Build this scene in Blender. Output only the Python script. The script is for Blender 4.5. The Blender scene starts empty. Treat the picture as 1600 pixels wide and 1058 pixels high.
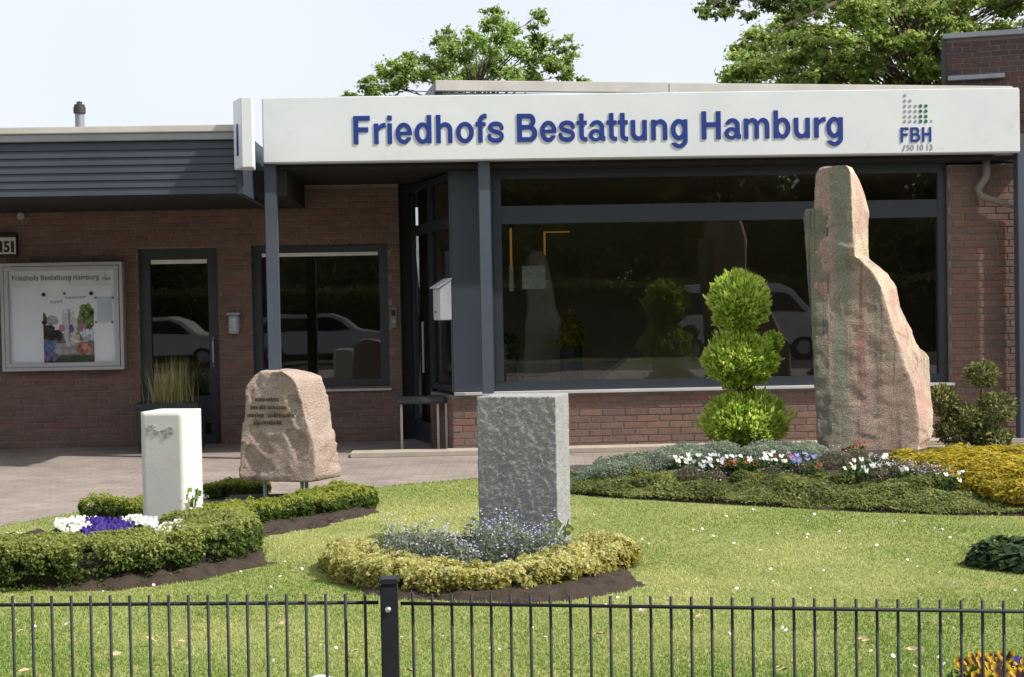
import bpy, bmesh, math, random
import numpy as np
from mathutils import Vector, Matrix

random.seed(7); RNG = np.random.default_rng(7)
scene = bpy.context.scene
COL = scene.collection
R = math.radians

# ------------------------------------------------------------------ camera
CAMZ = 1.6; F = 2222.0
YAW, PITCH, ROLL = R(2.1), R(1.26), R(1.06)
fwd = Vector((math.sin(YAW)*math.cos(PITCH), math.cos(YAW)*math.cos(PITCH), -math.sin(PITCH)))
right0 = Vector((math.cos(YAW), -math.sin(YAW), 0)); up0 = right0.cross(fwd)
cr = math.cos(ROLL)*right0 - math.sin(ROLL)*up0
cu = math.cos(ROLL)*up0 + math.sin(ROLL)*right0
cam_d = bpy.data.cameras.new('camera'); cam = bpy.data.objects.new('camera', cam_d); COL.objects.link(cam)
m = Matrix.Identity(4)
for i in range(3):
    m[i][0], m[i][1], m[i][2] = cr[i], cu[i], -fwd[i]
m[2][3] = CAMZ
cam.matrix_world = m
cam_d.sensor_fit = 'HORIZONTAL'; cam_d.sensor_width = 36; cam_d.lens = 36*F/1600
cam_d.clip_start = 0.1; cam_d.clip_end = 2000
scene.camera = cam

# ------------------------------------------------------------------ light
SUN_EL, SUN_AZ = R(48), R(70)      # azimuth measured from the facade normal towards the right
S = Vector((math.sin(SUN_AZ)*math.cos(SUN_EL), -math.cos(SUN_AZ)*math.cos(SUN_EL), math.sin(SUN_EL)))
world = bpy.data.worlds.new('World'); scene.world = world; world.use_nodes = True
wn = world.node_tree.nodes; wl = world.node_tree.links
sky = wn.new('ShaderNodeTexSky'); sky.sky_type = 'NISHITA'; sky.sun_disc = False
sky.sun_elevation = SUN_EL; sky.sun_rotation = math.pi - SUN_AZ
sky.air_density = 1.0; sky.dust_density = 4.0; sky.ozone_density = 1.0
veil = wn.new('ShaderNodeMix'); veil.data_type = 'RGBA'
veil.inputs[0].default_value = 0.72
veil.inputs[7].default_value = (7.2, 7.45, 7.95, 1)     # thin bright cloud veil over the whole sky
wl.new(sky.outputs[0], veil.inputs[6])
wtc = wn.new('ShaderNodeTexCoord'); wnz = wn.new('ShaderNodeTexNoise'); wnz.inputs['Scale'].default_value = 2.2; wnz.inputs['Detail'].default_value = 5
wmp = wn.new('ShaderNodeMapRange'); wmp.inputs['To Min'].default_value = .55; wmp.inputs['To Max'].default_value = .88
wl.new(wtc.outputs['Generated'], wnz.inputs['Vector']); wl.new(wnz.outputs[0], wmp.inputs['Value']); wl.new(wmp.outputs[0], veil.inputs[0])
bg = wn['Background']; bg.inputs[1].default_value = 0.11
wl.new(veil.outputs[2], bg.inputs[0])
sun_d = bpy.data.lights.new('sun', 'SUN'); sun_d.energy = 4.2; sun_d.angle = R(1.0); sun_d.color = (1, 0.95, 0.87)
sun = bpy.data.objects.new('sun', sun_d); COL.objects.link(sun)
sun.rotation_euler = S.to_track_quat('Z', 'Y').to_euler(); sun.location = (10, -4, 15)
vs = scene.view_settings
vs.view_transform = 'Standard'; vs.look = 'None'; vs.gamma = 1; vs.use_curve_mapping = False
vs.exposure = 0.50
scene.cycles.use_denoising = True
scene.cycles.max_bounces = 8; scene.cycles.transparent_max_bounces = 12
scene.cycles.sample_clamp_indirect = 4

# ------------------------------------------------------------------ pixel helpers
def ray(px, py): return fwd*F + cr*(px-800) - cu*(py-529)
def onY(px, py, Y):
    d = ray(px, py); t = Y/d.y
    return Vector((d.x*t, Y, CAMZ + d.z*t))
def onZ(px, py, z=0.0):
    d = ray(px, py); t = (z-CAMZ)/d.z
    return Vector((d.x*t, d.y*t, z))
def X_(px, Y, py=480): return onY(px, py, Y).x
def Z_(px, py, Y): return onY(px, py, Y).z

# ------------------------------------------------------------------ numpy noise
def _h(i, j, k, s):
    n = (i*374761393 + j*668265263 + k*2147483647 + s*1274126177) & 0xffffffff
    n = ((n ^ (n >> 13))*1274126177) & 0xffffffff
    return ((n ^ (n >> 16)) & 0xffff)/65535.0
def vnoise(P, s=0):
    P = np.asarray(P, float); I = np.floor(P).astype(np.int64); f = P-I; f = f*f*(3-2*f)
    r = 0
    for a in (0, 1):
        for b in (0, 1):
            for c in (0, 1):
                w = (f[:, 0] if a else 1-f[:, 0])*(f[:, 1] if b else 1-f[:, 1])*(f[:, 2] if c else 1-f[:, 2])
                r = r + w*_h(I[:, 0]+a, I[:, 1]+b, I[:, 2]+c, s)
    return r*2-1
def fbm(P, sc=1.0, oc=4, s=0):
    P = np.asarray(P, float)*sc; r = 0; a = 1.0; t = 0
    for o in range(oc):
        r = r + a*vnoise(P + o*17.3, s+o); t += a; a *= .5; P = P*2.03
    return r/t
def pad(a): return np.concatenate([a, np.zeros((len(a), 1))], 1)

# ------------------------------------------------------------------ materials
MATS = {}
def M(name, c1, c2=None, scale=4.0, rough=.7, bump=0.0, bscale=60.0, metallic=0.0, spec=.4, dirt=None):
    if name in MATS: return MATS[name]
    mt = bpy.data.materials.new(name); mt.use_nodes = True; MATS[name] = mt
    n = mt.node_tree.nodes; l = mt.node_tree.links; b = n['Principled BSDF']
    b.inputs['Roughness'].default_value = rough; b.inputs['Metallic'].default_value = metallic
    b.inputs['Specular IOR Level'].default_value = spec
    geo = n.new('ShaderNodeNewGeometry')
    if c2 is None: c2 = tuple(min(1, x*.82) for x in c1)
    nz = n.new('ShaderNodeTexNoise'); nz.inputs['Scale'].default_value = scale; nz.inputs['Detail'].default_value = 8
    nz.inputs['Roughness'].default_value = .65
    l.new(geo.outputs['Position'], nz.inputs['Vector'])
    rp = n.new('ShaderNodeValToRGB'); rp.color_ramp.elements[0].position = .33; rp.color_ramp.elements[1].position = .67
    rp.color_ramp.elements[0].color = (*c1, 1); rp.color_ramp.elements[1].color = (*c2, 1)
    l.new(nz.outputs[0], rp.inputs[0]); out = rp.outputs[0]
    if dirt:
        dc, dscale, dthr = dirt
        n2 = n.new('ShaderNodeTexNoise'); n2.inputs['Scale'].default_value = dscale; n2.inputs['Detail'].default_value = 10
        n2.inputs['Roughness'].default_value = .7
        l.new(geo.outputs['Position'], n2.inputs['Vector'])
        r2 = n.new('ShaderNodeValToRGB'); r2.color_ramp.elements[0].position = dthr; r2.color_ramp.elements[1].position = dthr+.12
        l.new(n2.outputs[0], r2.inputs[0])
        mx = n.new('ShaderNodeMix'); mx.data_type = 'RGBA'
        l.new(r2.outputs[0], mx.inputs[0]); l.new(out, mx.inputs[6]); mx.inputs[7].default_value = (*dc, 1); out = mx.outputs[2]
    l.new(out, b.inputs['Base Color'])
    if bump:
        n3 = n.new('ShaderNodeTexNoise'); n3.inputs['Scale'].default_value = bscale; n3.inputs['Detail'].default_value = 8
        n3.inputs['Roughness'].default_value = .65
        l.new(geo.outputs['Position'], n3.inputs['Vector'])
        bp = n.new('ShaderNodeBump'); bp.inputs['Strength'].default_value = min(1, bump); bp.inputs['Distance'].default_value = .02
        l.new(n3.outputs[0], bp.inputs['Height']); l.new(bp.outputs[0], b.inputs['Normal'])
    return mt
def leafmat(name, trans=.35, rough=.5, spec=.3):
    if name in MATS: return MATS[name]
    mt = bpy.data.materials.new(name); mt.use_nodes = True; MATS[name] = mt
    n = mt.node_tree.nodes; l = mt.node_tree.links; b = n['Principled BSDF']
    at = n.new('ShaderNodeAttribute'); at.attribute_name = 'Col'
    b.inputs['Roughness'].default_value = rough; b.inputs['Specular IOR Level'].default_value = spec
    l.new(at.outputs['Color'], b.inputs['Base Color'])
    tr = n.new('ShaderNodeBsdfTranslucent'); l.new(at.outputs['Color'], tr.inputs['Color'])
    mx = n.new('ShaderNodeMixShader'); mx.inputs[0].default_value = trans
    l.new(b.outputs[0], mx.inputs[1]); l.new(tr.outputs[0], mx.inputs[2])
    l.new(mx.outputs[0], n['Material Output'].inputs['Surface'])
    return mt
def glassmat(name, ior=1.85, tint=(.92, .94, .92)):
    if name in MATS: return MATS[name]
    mt = bpy.data.materials.new(name); mt.use_nodes = True; MATS[name] = mt
    n = mt.node_tree.nodes; l = mt.node_tree.links; n.remove(n['Principled BSDF'])
    t = n.new('ShaderNodeBsdfTransparent'); t.inputs[0].default_value = (*tint, 1)
    g = n.new('ShaderNodeBsdfGlossy'); g.inputs['Roughness'].default_value = .01
    fr = n.new('ShaderNodeFresnel'); fr.inputs[0].default_value = ior
    geo = n.new('ShaderNodeNewGeometry'); nz = n.new('ShaderNodeTexNoise'); nz.inputs['Scale'].default_value = .8
    l.new(geo.outputs['Position'], nz.inputs['Vector'])
    bp = n.new('ShaderNodeBump'); bp.inputs['Strength'].default_value = .03; bp.inputs['Distance'].default_value = .05
    l.new(nz.outputs[0], bp.inputs['Height']); l.new(bp.outputs[0], g.inputs['Normal'])
    mx = n.new('ShaderNodeMixShader')
    l.new(fr.outputs[0], mx.inputs[0]); l.new(t.outputs[0], mx.inputs[1]); l.new(g.outputs[0], mx.inputs[2])
    l.new(mx.outputs[0], n['Material Output'].inputs['Surface'])
    return mt

# ------------------------------------------------------------------ objects
def tag(o, label=None, cat=None, group=None, kind=None):
    if label: o['label'] = label
    if cat: o['category'] = cat
    if group: o['group'] = group
    if kind: o['kind'] = kind
    return o
def thing(name, label, cat, loc=(0, 0, 0), rz=0.0, group=None):
    o = bpy.data.objects.new(name, None); COL.objects.link(o); o.empty_display_size = .1
    o.location = loc; o.rotation_euler = (0, 0, rz)
    return tag(o, label, cat, group)
def link(name, me, mat=None, parent=None, world_coords=True):
    o = bpy.data.objects.new(name, me); COL.objects.link(o)
    if mat is not None and not me.materials: me.materials.append(mat)
    if parent is not None:
        o.parent = parent
        if world_coords:
            p = parent; mw = Matrix.Identity(4)
            chain = []
            while p: chain.append(p); p = p.parent
            for q in reversed(chain): mw = mw @ q.matrix_parent_inverse @ Matrix.LocRotScale(q.location, q.rotation_euler, q.scale)
            o.matrix_parent_inverse = mw.inverted()
    return o
class MB:
    """collects polygons for one mesh"""
    def __init__(s): s.v = []; s.f = []
    def add(s, vs, fs):
        b = len(s.v); s.v += [tuple(v) for v in vs]; s.f += [tuple(b+i for i in f) for f in fs]; return s
    def box(s, x0, x1, y0, y1, z0, z1):
        return s.add([(x0,y0,z0),(x1,y0,z0),(x1,y1,z0),(x0,y1,z0),(x0,y0,z1),(x1,y0,z1),(x1,y1,z1),(x0,y1,z1)],
                     [(0,3,2,1),(4,5,6,7),(0,1,5,4),(1,2,6,5),(2,3,7,6),(3,0,4,7)])
    def obox(s, c, u, v, w):
        """oriented box: centre and three half vectors"""
        c, u, v, w = Vector(c), Vector(u), Vector(v), Vector(w)
        return s.add([c+a*u+b*v+d*w for d in (-1, 1) for a, b in ((-1,-1),(1,-1),(1,1),(-1,1))],
                     [(0,3,2,1),(4,5,6,7),(0,1,5,4),(1,2,6,5),(2,3,7,6),(3,0,4,7)])
    def prism(s, pts, z0, z1):
        n = len(pts)
        return s.add([(p[0],p[1],z0) for p in pts]+[(p[0],p[1],z1) for p in pts],
                     [tuple(range(n-1,-1,-1)), tuple(range(n,2*n))]+[(i,(i+1)%n,n+(i+1)%n,n+i) for i in range(n)])
    def tube(s, pts, rad, n=8, caps=True):
        pts = [Vector(p) for p in pts]; k = len(pts); b = len(s.v)
        if not hasattr(rad, '__len__'): rad = [rad]*k
        for i, p in enumerate(pts):
            d = (pts[min(i+1, k-1)]-pts[max(i-1, 0)]).normalized()
            a = d.cross(Vector((0, 0, 1)) if abs(d.z) < .9 else Vector((1, 0, 0))).normalized(); c = d.cross(a)
            for j in range(n):
                t = 2*math.pi*j/n
                s.v.append(tuple(p + rad[i]*(math.cos(t)*a + math.sin(t)*c)))
        for i in range(k-1):
            for j in range(n):
                s.f.append((b+i*n+j, b+i*n+(j+1)%n, b+(i+1)*n+(j+1)%n, b+(i+1)*n+j))
        if caps:
            s.f.append(tuple(b+j for j in range(n-1, -1, -1))); s.f.append(tuple(b+(k-1)*n+j for j in range(n)))
        return s
    def lathe(s, c, prof, n=16):
        b = len(s.v); k = len(prof)
        for r, z in prof:
            for j in range(n):
                t = 2*math.pi*j/n; s.v.append((c[0]+r*math.cos(t), c[1]+r*math.sin(t), c[2]+z))
        for i in range(k-1):
            for j in range(n): s.f.append((b+i*n+j, b+i*n+(j+1)%n, b+(i+1)*n+(j+1)%n, b+(i+1)*n+j))
        s.f.append(tuple(b+j for j in range(n-1, -1, -1))); s.f.append(tuple(b+(k-1)*n+j for j in range(n)))
        return s
    def mesh(s, name): 
        me = bpy.data.meshes.new(name); me.from_pydata(s.v, [], s.f); me.update(); return me
    def build(s, name, mat, parent=None, bevel=0, smooth=False):
        me = s.mesh(name)
        bm = bmesh.new(); bm.from_mesh(me); bmesh.ops.recalc_face_normals(bm, faces=bm.faces)
        if bevel:
            bmesh.ops.bevel(bm, geom=[e for e in bm.edges if e.is_manifold and e.calc_face_angle(0) > .5], offset=bevel, segments=2, affect='EDGES', clamp_overlap=True)
        bm.to_mesh(me); bm.free()
        if smooth: me.polygons.foreach_set('use_smooth', [True]*len(me.polygons))
        return link(name, me, mat, parent)

def np_mesh(name, V, Fc, mat, parent=None, cols=None, smooth=False):
    """fast mesh: V (n,3), Fc (m,k)"""
    me = bpy.data.meshes.new(name); V = np.asarray(V, np.float32); Fc = np.asarray(Fc, np.int32); k = Fc.shape[1]
    me.vertices.add(len(V)); me.vertices.foreach_set('co', V.ravel())
    me.loops.add(Fc.size); me.loops.foreach_set('vertex_index', Fc.ravel())
    me.polygons.add(len(Fc)); me.polygons.foreach_set('loop_start', np.arange(0, Fc.size, k, dtype=np.int32))
    if cols is not None:
        a = me.attributes.new('Col', 'FLOAT_COLOR', 'POINT')
        a.data.foreach_set('color', np.concatenate([cols, np.ones((len(cols), 1))], 1).astype(np.float32).ravel())
    me.update(calc_edges=True); me.validate()
    if smooth: me.polygons.foreach_set('use_smooth', np.ones(len(Fc), bool))
    return link(name, me, mat, parent)

def nrm(a): return a/np.maximum(np.linalg.norm(a, axis=1, keepdims=True), 1e-9)
def leaves(name, P, N, size, mat, cols, parent=None, aspect=.55, spread=.8, up=0.0, fold=.25):
    """rhombic folded leaves at P, facing roughly N; cols (k,3) palette or (n,3)"""
    n = len(P); P = np.asarray(P, float)
    nn = nrm(np.asarray(N, float) + RNG.normal(0, spread, (n, 3)) + np.array([0, 0, up]))
    t = nrm(np.cross(nn, nrm(RNG.normal(0, 1, (n, 3))))); b = np.cross(nn, t)
    sz = (size*RNG.uniform(.65, 1.25, n))[:, None]
    V = np.stack([P - t*sz*.5, P + b*sz*.5*aspect + nn*sz*fold*.3, P + t*sz*.5 - nn*sz*fold*.5, P - b*sz*.5*aspect + nn*sz*fold*.3], 1).reshape(-1, 3)
    Fc = np.arange(4*n).reshape(n, 4)
    cols = np.asarray(cols, float)
    if len(cols) != n: cols = cols[RNG.integers(0, len(cols), n)]
    c = cols*RNG.uniform(.78, 1.22, (n, 1))
    return np_mesh(name, V, Fc, mat, parent, np.repeat(np.clip(c, 0, 1), 4, 0))
def blades(name, P, h, w, mat, cols, parent=None, lean=.35):
    """upright grass blades, one bent triangle pair each"""
    n = len(P); P = np.asarray(P, float)
    az = RNG.uniform(0, 2*np.pi, n); d = np.stack([np.cos(az), np.sin(az), 0*az], 1)
    s = np.stack([-np.sin(az), np.cos(az), 0*az], 1)
    hh = (h*RNG.uniform(.5, 1.2, n))[:, None]; ww = (w*RNG.uniform(.7, 1.3, n))[:, None]
    ln = RNG.normal(0, lean, (n, 1))
    up = np.array([0, 0, 1.0])
    V = np.stack([P - s*ww*.5, P + s*ww*.5, P + up*hh + d*hh*ln], 1).reshape(-1, 3)
    Fc = np.arange(3*n).reshape(n, 3)
    c = np.asarray(cols, float)
    if len(c) != n: c = c[RNG.integers(0, len(c), n)]
    c = np.clip(c*RNG.uniform(.86, 1.14, (n, 1)), 0, 1)
    return np_mesh(name, V, Fc, mat, parent, np.repeat(c, 3, 0))
def sph(n):
    return nrm(RNG.normal(0, 1, (n, 3)))

# common materials
MORTAR = M('mortar', (.24, .22, .20), (.17, .155, .145), 9, .95, .5, 120)
BR = [M('brick_%d' % i, c, tuple(x*.72 for x in c), 22, .9, .45, 160, spec=.15) for i, c in enumerate([
    (.225, .138, .112), (.205, .130, .108), (.242, .148, .120), (.188, .122, .103), (.225, .146, .122), (.235, .130, .102), (.205, .134, .115)])]
BRD = [M('dark_brick_%d' % i, c, tuple(x*.65 for x in c), 22, .9, .45, 160, spec=.15) for i, c in enumerate([
    (.12, .085, .078), (.095, .072, .068), (.15, .088, .078), (.12, .095, .092)])]
ANTH = M('anthracite_paint', (.030, .036, .048), (.024, .029, .040), 2, .42, .04, 300, spec=.5)
BLUEGREY = M('blue_grey_paint', (.075, .09, .118), (.062, .075, .10), 2, .45, .04, 300)
WHITE = M('white_sheet_metal', (.72, .75, .76), (.66, .69, .70), 1.2, .35, .02, 20, spec=.5, dirt=((.60,.62,.61), 2.5, .60))
PALE = M('pale_roof_trim', (.58, .55, .50), (.46, .44, .41), 3, .6, .1, 60)
ZINC = M('zinc', (.33, .35, .38), (.26, .28, .30), 5, .5, .1, 80, metallic=.3)
DARK = M('dark_interior', (.020, .018, .017), (.014, .013, .012), 2, .8)
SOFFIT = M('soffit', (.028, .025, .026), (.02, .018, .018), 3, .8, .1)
GLASS = glassmat('window_glass')
LEAF = leafmat('leaf', .58); PETAL = leafmat('petal', .25, .6, .2); NEEDLE = leafmat('needle', .52, .55, .25); BLADE = leafmat('blade', .4, .5, .25)
BARK = M('bark', (.10, .075, .055), (.06, .045, .035), 12, .9, .8, 40)
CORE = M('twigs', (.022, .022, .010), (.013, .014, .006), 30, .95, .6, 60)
SOIL = M('soil', (.055, .038, .026), (.032, .022, .016), 14, .95, .9, 50)
# ================================================================== setting
YS, YW, YL, YF = 15.35, 15.75, 17.4, 14.75     # sign face, showroom wall, office wall, office fascia
def struct(name, mb, mat): return tag(mb.build(name, mat), kind='structure')
GROUNDM = M('far_ground', (.10, .11, .06), (.07, .08, .045), .3, .95, .3, 5)
struct('ground', MB().add([(-400,-400,-.06),(400,-400,-.06),(400,600,-.06),(-400,600,-.06)], [(0,1,2,3)]), GROUNDM)
ASPH = M('asphalt', (.055, .055, .057), (.042, .042, .044), 3, .9, .5, 90)
struct('road', MB().add([(-60,-9,-.05),(60,-9,-.05),(60,-1.6,-.05),(-60,-1.6,-.05)], [(0,1,2,3)]), ASPH)

def paver_mat(name, sc, cols, mortar, rot=0.0):
    mt = bpy.data.materials.new(name); mt.use_nodes = True; n = mt.node_tree.nodes; l = mt.node_tree.links; b = n['Principled BSDF']
    geo = n.new('ShaderNodeNewGeometry'); mp = n.new('ShaderNodeMapping'); mp.inputs['Rotation'].default_value[2] = rot
    l.new(geo.outputs['Position'], mp.inputs[0])
    bt = n.new('ShaderNodeTexBrick'); bt.inputs['Scale'].default_value = sc
    bt.inputs['Brick Width'].default_value = .2; bt.inputs['Row Height'].default_value = .1; bt.inputs['Mortar Size'].default_value = .004
    bt.inputs['Color1'].default_value = (*cols[0], 1); bt.inputs['Color2'].default_value = (*cols[1], 1); bt.inputs['Mortar'].default_value = (*mortar, 1)
    l.new(mp.outputs[0], bt.inputs['Vector'])
    nz = n.new('ShaderNodeTexNoise'); nz.inputs['Scale'].default_value = 1.6; nz.inputs['Detail'].default_value = 9; nz.inputs['Roughness'].default_value = .7
    l.new(geo.outputs['Position'], nz.inputs['Vector'])
    rp = n.new('ShaderNodeValToRGB'); rp.color_ramp.elements[0].position = .35; rp.color_ramp.elements[1].position = .7
    rp.color_ramp.elements[0].color = (.72, .72, .72, 1); rp.color_ramp.elements[1].color = (1.18, 1.15, 1.1, 1)
    l.new(nz.outputs[0], rp.inputs[0])
    mx = n.new('ShaderNodeMix'); mx.data_type = 'RGBA'; mx.blend_type = 'MULTIPLY'; mx.inputs[0].default_value = 1
    l.new(bt.outputs[0], mx.inputs[6]); l.new(rp.outputs[0], mx.inputs[7]); l.new(mx.outputs[2], b.inputs['Base Color'])
    b.inputs['Roughness'].default_value = .9
    bp = n.new('ShaderNodeBump'); bp.inputs['Strength'].default_value = .5; bp.inputs['Distance'].default_value = .01
    iv = n.new('ShaderNodeMath'); iv.operation = 'SUBTRACT'; iv.inputs[0].default_value = 1
    l.new(bt.outputs['Fac'], iv.inputs[1]); l.new(iv.outputs[0], bp.inputs['Height']); l.new(bp.outputs[0], b.inputs['Normal'])
    return mt
PAV = paver_mat('clinker_paving', 1.0, ((.285, .24, .215), (.24, .20, .18)), (.16, .14, .122), R(3))
struct('forecourt', MB().add([(-14,8,0),(14,8,0),(14,22,0),(-14,22,0)], [(0,1,2,3)]), PAV)
SLAB = M('concrete_slab', (.36, .34, .31), (.27, .255, .235), 5, .9, .4, 80)
struct('pavement', MB().add([(-60,-1.5,.06),(60,-1.5,.06),(60,2.6,.06),(-60,2.6,.06),(-60,-1.5,-.06),(60,-1.5,-.06)], [(0,1,2,3),(4,5,1,0)]), SLAB)
# pale step along the showroom front
sx0 = X_(560, 15.55)
struct('step', MB().box(X_(545, 15.6), 7.4, 15.42, YW-.004, .004, .05), M('step_concrete', (.42, .36, .29), (.33, .29, .24), 6, .85, .4, 90))

# lawn: edge of the paving in plan
edge_px = [(-250,842),(0,828),(130,806),(330,790),(590,766),(740,753),(900,742)]
EX = [onZ(*p).x for p in edge_px]+[1.6, 3.0, 7.5]; EY = [onZ(*p).y for p in edge_px]+[13.9, 14.3, 14.6]
EX = [-9]+EX; EY = [EY[0]-.3]+EY
def edge(x): return np.interp(x, EX, EY)
def lawn_z(x, y):
    x = np.asarray(x, float); y = np.asarray(y, float)
    p = np.stack([x.ravel(), y.ravel(), 0*x.ravel()], 1)
    return .035 + (.022*fbm(p, .7, 3, 3)).reshape(x.shape)
nx, ny = 150, 120
gx = np.linspace(-8.5, 7.5, nx)
u = np.linspace(0, 1, ny)[None, :]
e = (edge(gx) + .03*fbm(np.stack([gx, 0*gx, 0*gx], 1), 5, 3))[:, None]
yy = 2.62 + (e-2.62)*u; xx = np.repeat(gx[:, None], ny, 1)
zz = lawn_z(xx, yy); zz[:, -1] = -.01
V = np.stack([xx, yy, zz], 2).reshape(-1, 3)
ii = np.arange(nx*ny).reshape(nx, ny)
Fq = np.stack([ii[:-1, :-1], ii[1:, :-1], ii[1:, 1:], ii[:-1, 1:]], 2).reshape(-1, 4)
LAWNM = M('lawn_ground', (.17, .21, .055), (.28, .265, .09), 1.4, .95, .5, 90, dirt=((.24, .18, .09), 6, .62))
tag(np_mesh('lawn', V, Fq, LAWNM, smooth=True), kind='structure')

# ================================================================== brick walls
_bm = {}
def brick_mesh(L, H, mi, mats, pr):
    k = (round(L, 3), round(H, 3), mats[mi].name, round(pr, 3))
    if k in _bm: return _bm[k]
    c = .003; y0, y1 = -pr, .015
    v = [(0,y1,0),(L,y1,0),(L,y1,H),(0,y1,H),(0,y0+c,0),(L,y0+c,0),(L,y0+c,H),(0,y0+c,H),(c,y0,c),(L-c,y0,c),(L-c,y0,H-c),(c,y0,H-c)]
    f = [(0,4,7,3),(1,2,6,5),(3,7,6,2),(0,1,5,4),(4,5,9,8),(5,6,10,9),(6,7,11,10),(7,4,8,11),(8,9,10,11)]
    me = bpy.data.meshes.new('brick'); me.from_pydata(v, [], f); me.materials.append(mats[mi]); me.update(); _bm[k] = me
    return me
def inview(p):
    d = Vector(p)-Vector((0, 0, CAMZ)); z = d.dot(fwd)
    if z <= 0: return False
    px = 800+F*d.dot(cr)/z; py = 529-F*d.dot(cu)/z
    return -10 < px < 1610 and -10 < py < 1068
def brickwork(wall, O, ang, W, H, openings, mats, cap=300, course=.075, L=.245, joint=.011, seed=0, stuff_name='bricks'):
    rnd = random.Random(seed); U = Vector((math.cos(ang), math.sin(ang), 0)); recs = []
    nrow = int(H/course+.001)
    for r in range(nrow):
        v0 = r*course+joint*.5; v1 = (r+1)*course-joint*.5; vm = (v0+v1)/2
        iv = [(0, W)]
        for (a, b, c, d) in openings:
            if c < vm < d:
                nv = []
                for (s, t) in iv:
                    if b <= s or a >= t: nv.append((s, t)); continue
                    if a > s: nv.append((s, a))
                    if b < t: nv.append((b, t))
                iv = nv
        pitch = L+joint; off = (r % 2)*pitch/2 + (pitch/4 if r % 4 > 1 else 0)*.3
        for (s, t) in iv:
            k = math.floor((s+off)/pitch)
            x = k*pitch-off
            while x < t-.02:
                a = max(s, x)+joint*.3; b = min(t, x+L)
                if b-a > .03: recs.append((round(a, 3), round(v0, 3), round((b-a)*200)/200, round(v1-v0, 3)))
                x += pitch
    vis = [q for q in recs if inview(O+U*(q[0]+q[2]/2)+Vector((0, 0, q[1])))]
    rnd.shuffle(vis); chosen = set(vis[:cap]); rest = MB(); rm = []
    for q in recs:
        mi = rnd.choices(range(len(mats)), k=1)[0]; pr = rnd.choice((.006, .008, .0105))
        me = brick_mesh(q[2], q[3], mi, mats, pr)
        p = O+U*q[0]+Vector((0, 0, q[1]))
        if q in chosen:
            o = link('brick', me, None, wall); o.location = p; o.rotation_euler = (0, 0, ang)
        else:
            b0 = len(rest.v)
            for v in me.vertices: rest.v.append(tuple(p+U*v.co.x+Vector((-U.y, U.x, 0))*v.co.y+Vector((0, 0, v.co.z))))
            for f in me.polygons: rest.f.append(tuple(b0+i for i in f.vertices)); rm.append(mi)
    if rest.f:
        me = rest.mesh(stuff_name)
        for mt in mats: me.materials.append(mt)
        me.polygons.foreach_set('material_index', rm); me.update()
        tag(link(stuff_name, me, None, wall), kind='stuff')
def wall_mesh(O, ang, W, H, openings, T=.24):
    U = Vector((math.cos(ang), math.sin(ang), 0)); N = Vector((-U.y, U.x, 0)); Zv = Vector((0, 0, 1))
    us = sorted({0, W, *[x for o in openings for x in o[:2] if 0 < x < W]}); vs_ = sorted({0, H, *[x for o in openings for x in o[2:] if 0 < x < H]})
    solid = {}
    for i in range(len(us)-1):
        for j in range(len(vs_)-1):
            cu_, cv_ = (us[i]+us[i+1])/2, (vs_[j]+vs_[j+1])/2
            solid[i, j] = not any(a < cu_ < b and c < cv_ < d for a, b, c, d in openings)
    mb = MB(); P = lambda a, d, b: O+U*a+N*d+Zv*b
    for (i, j), s in solid.items():
        if not s: continue
        a, b, c, d = us[i], us[i+1], vs_[j], vs_[j+1]
        mb.add([P(a,0,c),P(b,0,c),P(b,0,d),P(a,0,d)], [(0,1,2,3)]); mb.add([P(a,T,c),P(b,T,c),P(b,T,d),P(a,T,d)], [(3,2,1,0)])
        if not solid.get((i-1, j)): mb.add([P(a,0,c),P(a,T,c),P(a,T,d),P(a,0,d)], [(3,2,1,0)])
        if not solid.get((i+1, j)): mb.add([P(b,0,c),P(b,T,c),P(b,T,d),P(b,0,d)], [(0,1,2,3)])
        if not solid.get((i, j-1)): mb.add([P(a,0,c),P(b,0,c),P(b,T,c),P(a,T,c)], [(3,2,1,0)])
        if not solid.get((i, j+1)): mb.add([P(a,0,d),P(b,0,d),P(b,T,d),P(a,T,d)], [(0,1,2,3)])
    return mb
def window(parent, O, ang, u0, u1, v0, v1, fw=.09, inset=.08, transoms=(), mullions=(), name='window', mat=None, fd=.08, bars=None, glass=True):
    """frame mesh in a wall opening, each pane a child"""
    mat = mat or ANTH
    U = Vector((math.cos(ang), math.sin(ang), 0)); N = Vector((-U.y, U.x, 0)); Zv = Vector((0, 0, 1))
    mb = MB()
    def bar(a, b, c, d, dd=0): mb.obox(O+U*(a+b)/2+N*(inset+fd/2+dd)+Zv*(c+d)/2, U*(b-a)/2, N*fd/2, Zv*(d-c)/2)
    bar(u0, u1, v0, v0+fw); bar(u0, u1, v1-fw, v1); bar(u0, u0+fw, v0+fw, v1-fw); bar(u1-fw, u1, v0+fw, v1-fw)
    ts = [(v0+fw*.5, fw)]+list(transoms)+[(v1-fw*.5, fw)]; ms = [(u0+fw*.5, fw)]+list(mullions)+[(u1-fw*.5, fw)]
    for (t, w) in transoms: bar(u0+fw, u1-fw, t-w/2, t+w/2, .002)
    for (t, w) in mullions: bar(t-w/2, t+w/2, v0+fw, v1-fw, .004)
    fr = mb.build(name, mat, parent, bevel=.004)
    if glass:
        for i in range(len(ms)-1):
            for j in range(len(ts)-1):
                a, b = ms[i][0]+ms[i][1]/2-.01, ms[i+1][0]-ms[i+1][1]/2+.01
                c, d = ts[j][0]+ts[j][1]/2-.01, ts[j+1][0]-ts[j+1][1]/2+.01
                k = O+N*(inset+fd*.5)
                MB().add([k+U*a+Zv*c, k+U*b+Zv*c, k+U*b+Zv*d, k+U*a+Zv*d], [(0,1,2,3)]).build('pane', GLASS, fr)
    return fr
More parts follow.
